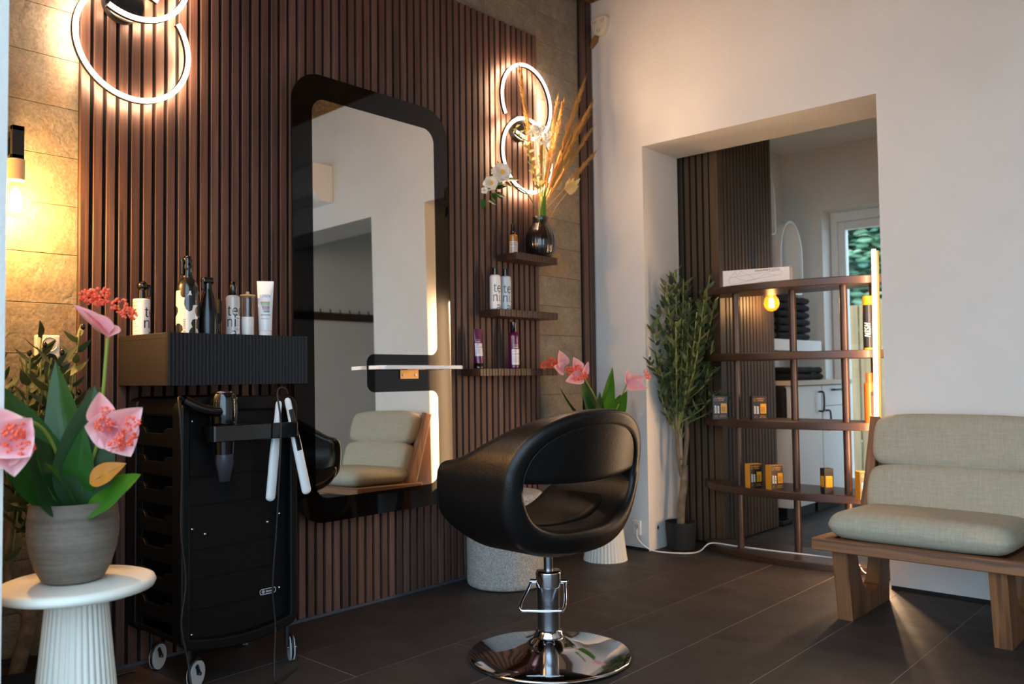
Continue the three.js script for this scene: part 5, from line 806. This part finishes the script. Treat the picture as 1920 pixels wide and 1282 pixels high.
{ // garden: fence and evergreens
  const t = thing('garden_fence', 'pale wooden plank fence behind the glazed door', 'fence', [8.25, -0.06, -2.6]), g = rbox(0.02, 1.68, 0.136, 0.003, 0, 0.84, 0, 1), mf = std({ map: T.fence, roughness: 0.85 });
  for (let i = 0; i < 22; i++) { const p = part('plank', g, mf, t); p.position.set((i % 2) * 0.014, 0.03 * Math.sin(i * 1.3), -1.55 + i * 0.142); } part('rail', [rbox(0.04, 0.08, 3.1, 0.003, 0.04, 0.4, -0.05), rbox(0.04, 0.08, 3.1, 0.003, 0.04, 1.3, -0.05)], mf, t);
  const spray = (() => { const l = []; for (let i = -5; i <= 5; i++) { const q = leafGeo(0.16 - Math.abs(i) * 0.008, 0.014, 0.6, 0.1, 2, 4); q.rotateZ(i * 0.2); q.translate(0, Math.abs(i) * -0.004, 0); l.push(q); } return mergeAll(l); })();
  const gm = [[118, 168, 130], [88, 144, 116], [164, 200, 156]].map((c) => phy({ color: rgb(...c), roughness: 0.6, side: THREE.DoubleSide, transmission: 0.25, thickness: 0 }));
  [[9.6, -3.3, 1.3, 4.2], [10.2, -2.2, 1.5, 4.6], [9.9, -4.6, 1.4, 4.4]].forEach(([x, z, R, h], k) => {
    const tr = thing('evergreen_tree', ['evergreen tree in the garden at the left of the glazed door', 'evergreen tree in the garden at the right of the glazed door', 'evergreen tree farthest left behind the garden fence'][k], 'tree', [x, -0.06, z], 0, 'garden evergreens'), r = rng(700 + k);
    part('trunk', cyl(0.12, 0.05, h * 0.9, 0, 0, 0, 12), M.bark, tr);
    for (let c = 0; c < 3; c++) { const n = 7000, im = new THREE.InstancedMesh(spray, gm[c], n), d = new THREE.Object3D(); for (let i = 0; i < n; i++) { const y = 0.35 + (h - 0.5) * r(), rad = R * Math.pow(1 - y / (h + 0.4), 0.5) * (0.55 + 0.5 * r()), a = r() * 6.283; d.position.set(Math.cos(a) * rad, y + 0.12 * Math.sin(rad * 9), Math.sin(a) * rad); d.rotation.set(-1.2 + r() * 0.7, 0, 0); d.rotation.order = 'YXZ'; d.rotation.y = Math.atan2(Math.cos(a), Math.sin(a)) + Math.PI + (r() - 0.5) * 1.2 + Math.PI; d.rotation.x = 1.2 + r() * 0.9; const s = 0.45 + r() * 0.45; d.scale.set(s, s, s); d.updateMatrix(); im.setMatrixAt(i, d.matrix); } im.name = 'foliage'; im.userData.kind = 'stuff'; im.castShadow = im.receiveShadow = true; tr.add(im); }
  });
}

// ================================================================ seen in the mirror: air conditioner and coat rack
{
  const t = thing('air_conditioner', 'white split air conditioner high on the wall, seen in the mirror', 'air conditioner', [XB - 0.001, 2.36, 0.2]);
  const s = new THREE.Shape(); s.moveTo(0, 0.02); s.lineTo(0, 0.31); s.lineTo(-0.15, 0.31); s.quadraticCurveTo(-0.2, 0.31, -0.205, 0.26); s.lineTo(-0.2, 0.15); s.quadraticCurveTo(-0.19, 0.06, -0.11, 0.02); s.closePath(); const g = ext(s, 0.86, 0.006); g.translate(0, 0, -0.43); part('housing', g, M.whiteGloss, t);
  part('louvre', rbox(0.09, 0.006, 0.76, 0.002, 0, 0, 0).rotateZ(-0.45).translate(-0.155, 0.04, 0), M.white, t); part('seam', rbox(0.003, 0.003, 0.86, 0.001, -0.2035, 0.19, 0), M.socket, t);
}
{
  const t = thing('coat_rack', 'dark wooden coat rack with black hooks, seen in the mirror', 'coat rack', [4.95, 1.6, 0.999]);
  part('board', rbox(1.35, 0.075, 0.022, 0.003, 0, 0.0375, -0.012, 1, 'x'), M.walnut, t); for (let i = 0; i < 12; i++) part('hook', tube([[-0.61 + i * 0.111, 0.04, -0.022], [-0.61 + i * 0.111, 0.035, -0.05], [-0.61 + i * 0.111, 0.06, -0.07], [-0.61 + i * 0.111, 0.1, -0.062]], 0.006, 14, 6), M.black, t);
}

// ================================================================ sockets, plugs, cables
function socketFace(t, x, y, z, r) { const ring = new THREE.TorusGeometry(r, r * 0.09, 8, 32); ring.translate(x, y, z); part('socket_ring', ring, M.socket, t); const c = new THREE.CylinderGeometry(r * 0.9, r * 0.9, 0.001, 24); c.rotateX(Math.PI / 2); c.translate(x, y, z + 0.0002); part('socket_well', c, std({ color: rgb(206, 200, 190), roughness: 0.5 }), t); for (const d of [-0.45, 0.45]) { const h = new THREE.CylinderGeometry(r * 0.13, r * 0.13, 0.0016, 10); h.rotateX(Math.PI / 2); h.translate(x + d * r, y, z + 0.0006); part('pin_hole', h, M.hole, t); } }
{
  const t = thing('double_socket', 'white double wall socket on the stone wall at left', 'socket', [0.981, 0.99, ZA + 0.006]);
  part('plate', rbox(0.072, 0.106, 0.022, 0.006, 0, 0.053, 0.011, 3), M.socket, t); socketFace(t, 0.004, 0.077, 0.0225, 0.022);
  const u = thing('power_plug', 'black power plug with cord in the white double socket', 'plug', [0.981, 1.018, ZA + 0.029]); const p = new THREE.CylinderGeometry(0.019, 0.022, 0.022, 24); p.rotateX(Math.PI / 2); p.translate(0, 0, 0.012); part('plug_body', p, M.black, u);
  part('cord', tube([[0.004, 0, 0.022], [0.02, -0.012, 0.035], [0.04, -0.05, 0.03], [0.07, -0.14, 0.02], [0.075, -0.3, 0.02], [0.07, -0.6, 0.02], [0.08, -0.95, 0.02], [0.12, -1.008, 0.03], [0.25, -1.012, 0.06]], 0.0035, 60, 8), M.black, u);
}
{
  const t = thing('triple_socket', 'cream three-way socket high on the white wall near the corner', 'socket', [XB - 0.001, 2.935, -2.775], -Math.PI / 2);
  const s = new THREE.Shape(); s.moveTo(0, -0.055); s.bezierCurveTo(0.035, -0.055, 0.06, 0.01, 0.055, 0.04); s.bezierCurveTo(0.05, 0.065, -0.05, 0.065, -0.055, 0.04); s.bezierCurveTo(-0.06, 0.01, -0.035, -0.055, 0, -0.055); part('plate', ext(s, 0.03, 0.006), std({ color: rgb(226, 210, 186), roughness: 0.5 }), t);
  for (const [x, y] of [[0, -0.026], [-0.028, 0.026], [0.028, 0.026]]) socketFace(t, x, y, 0.0365, 0.018);
  const u = thing('wall_wedge', 'small brown folded wedge stuck below the three-way socket', 'wedge', [XB - 0.001, 2.83, -2.815], -Math.PI / 2); const w = poly([[-0.03, 0], [0.012, 0.03], [0.018, 0.075], [-0.02, 0.05]]); part('wedge_body', ext(w, 0.022, 0.002), std({ color: rgb(150, 108, 62), roughness: 0.7 }), u);
  const v = thing('floor_socket', 'white wall socket near the floor behind the pedestal', 'socket', [XB - 0.001, 0.08, -2.59], -Math.PI / 2); part('plate', rbox(0.05, 0.08, 0.014, 0.005, 0, 0.04, 0.007), M.socket, v); socketFace(v, 0, 0.05, 0.0145, 0.017);
}
{
  const t = thing('white_cable', 'white power cable running along the floor from the corner to the LED lamp', 'cable', [3.86, 0, -2.59]), q = (a) => sub(a, [3.86, 0, -2.59]);
  part('cord', tube([[3.855, 0.11, -2.585], [3.84, 0.07, -2.57], [3.845, 0.035, -2.535], [3.86, 0.012, -2.49], [3.93, 0.006, -2.33], [4.02, 0.006, -2.3], [4.1, 0.038, -2.28], [4.12, 0.038, -2.15], [4.13, 0.038, -1.93], [4.15, 0.038, -1.72], [4.15, 0.038, -1.6], [4.1, 0.038, -1.5], [4.02, 0.02, -1.44], [4.02, 0.008, -1.40], [4.03, 0.012, -1.385]].map(q), 0.0035, 160, 8), M.white, t);
  const u = thing('jamb_marker', 'tiny black diamond plug on the doorway jamb beside the pot', 'marker', [3.965, 0.115, -2.5205]); const d = poly([[0, -0.012], [0.009, 0], [0, 0.012], [-0.009, 0]]); part('diamond', ext(d, 0.002), M.black, u);
}
//TAIL
renderer.render(scene, camera);
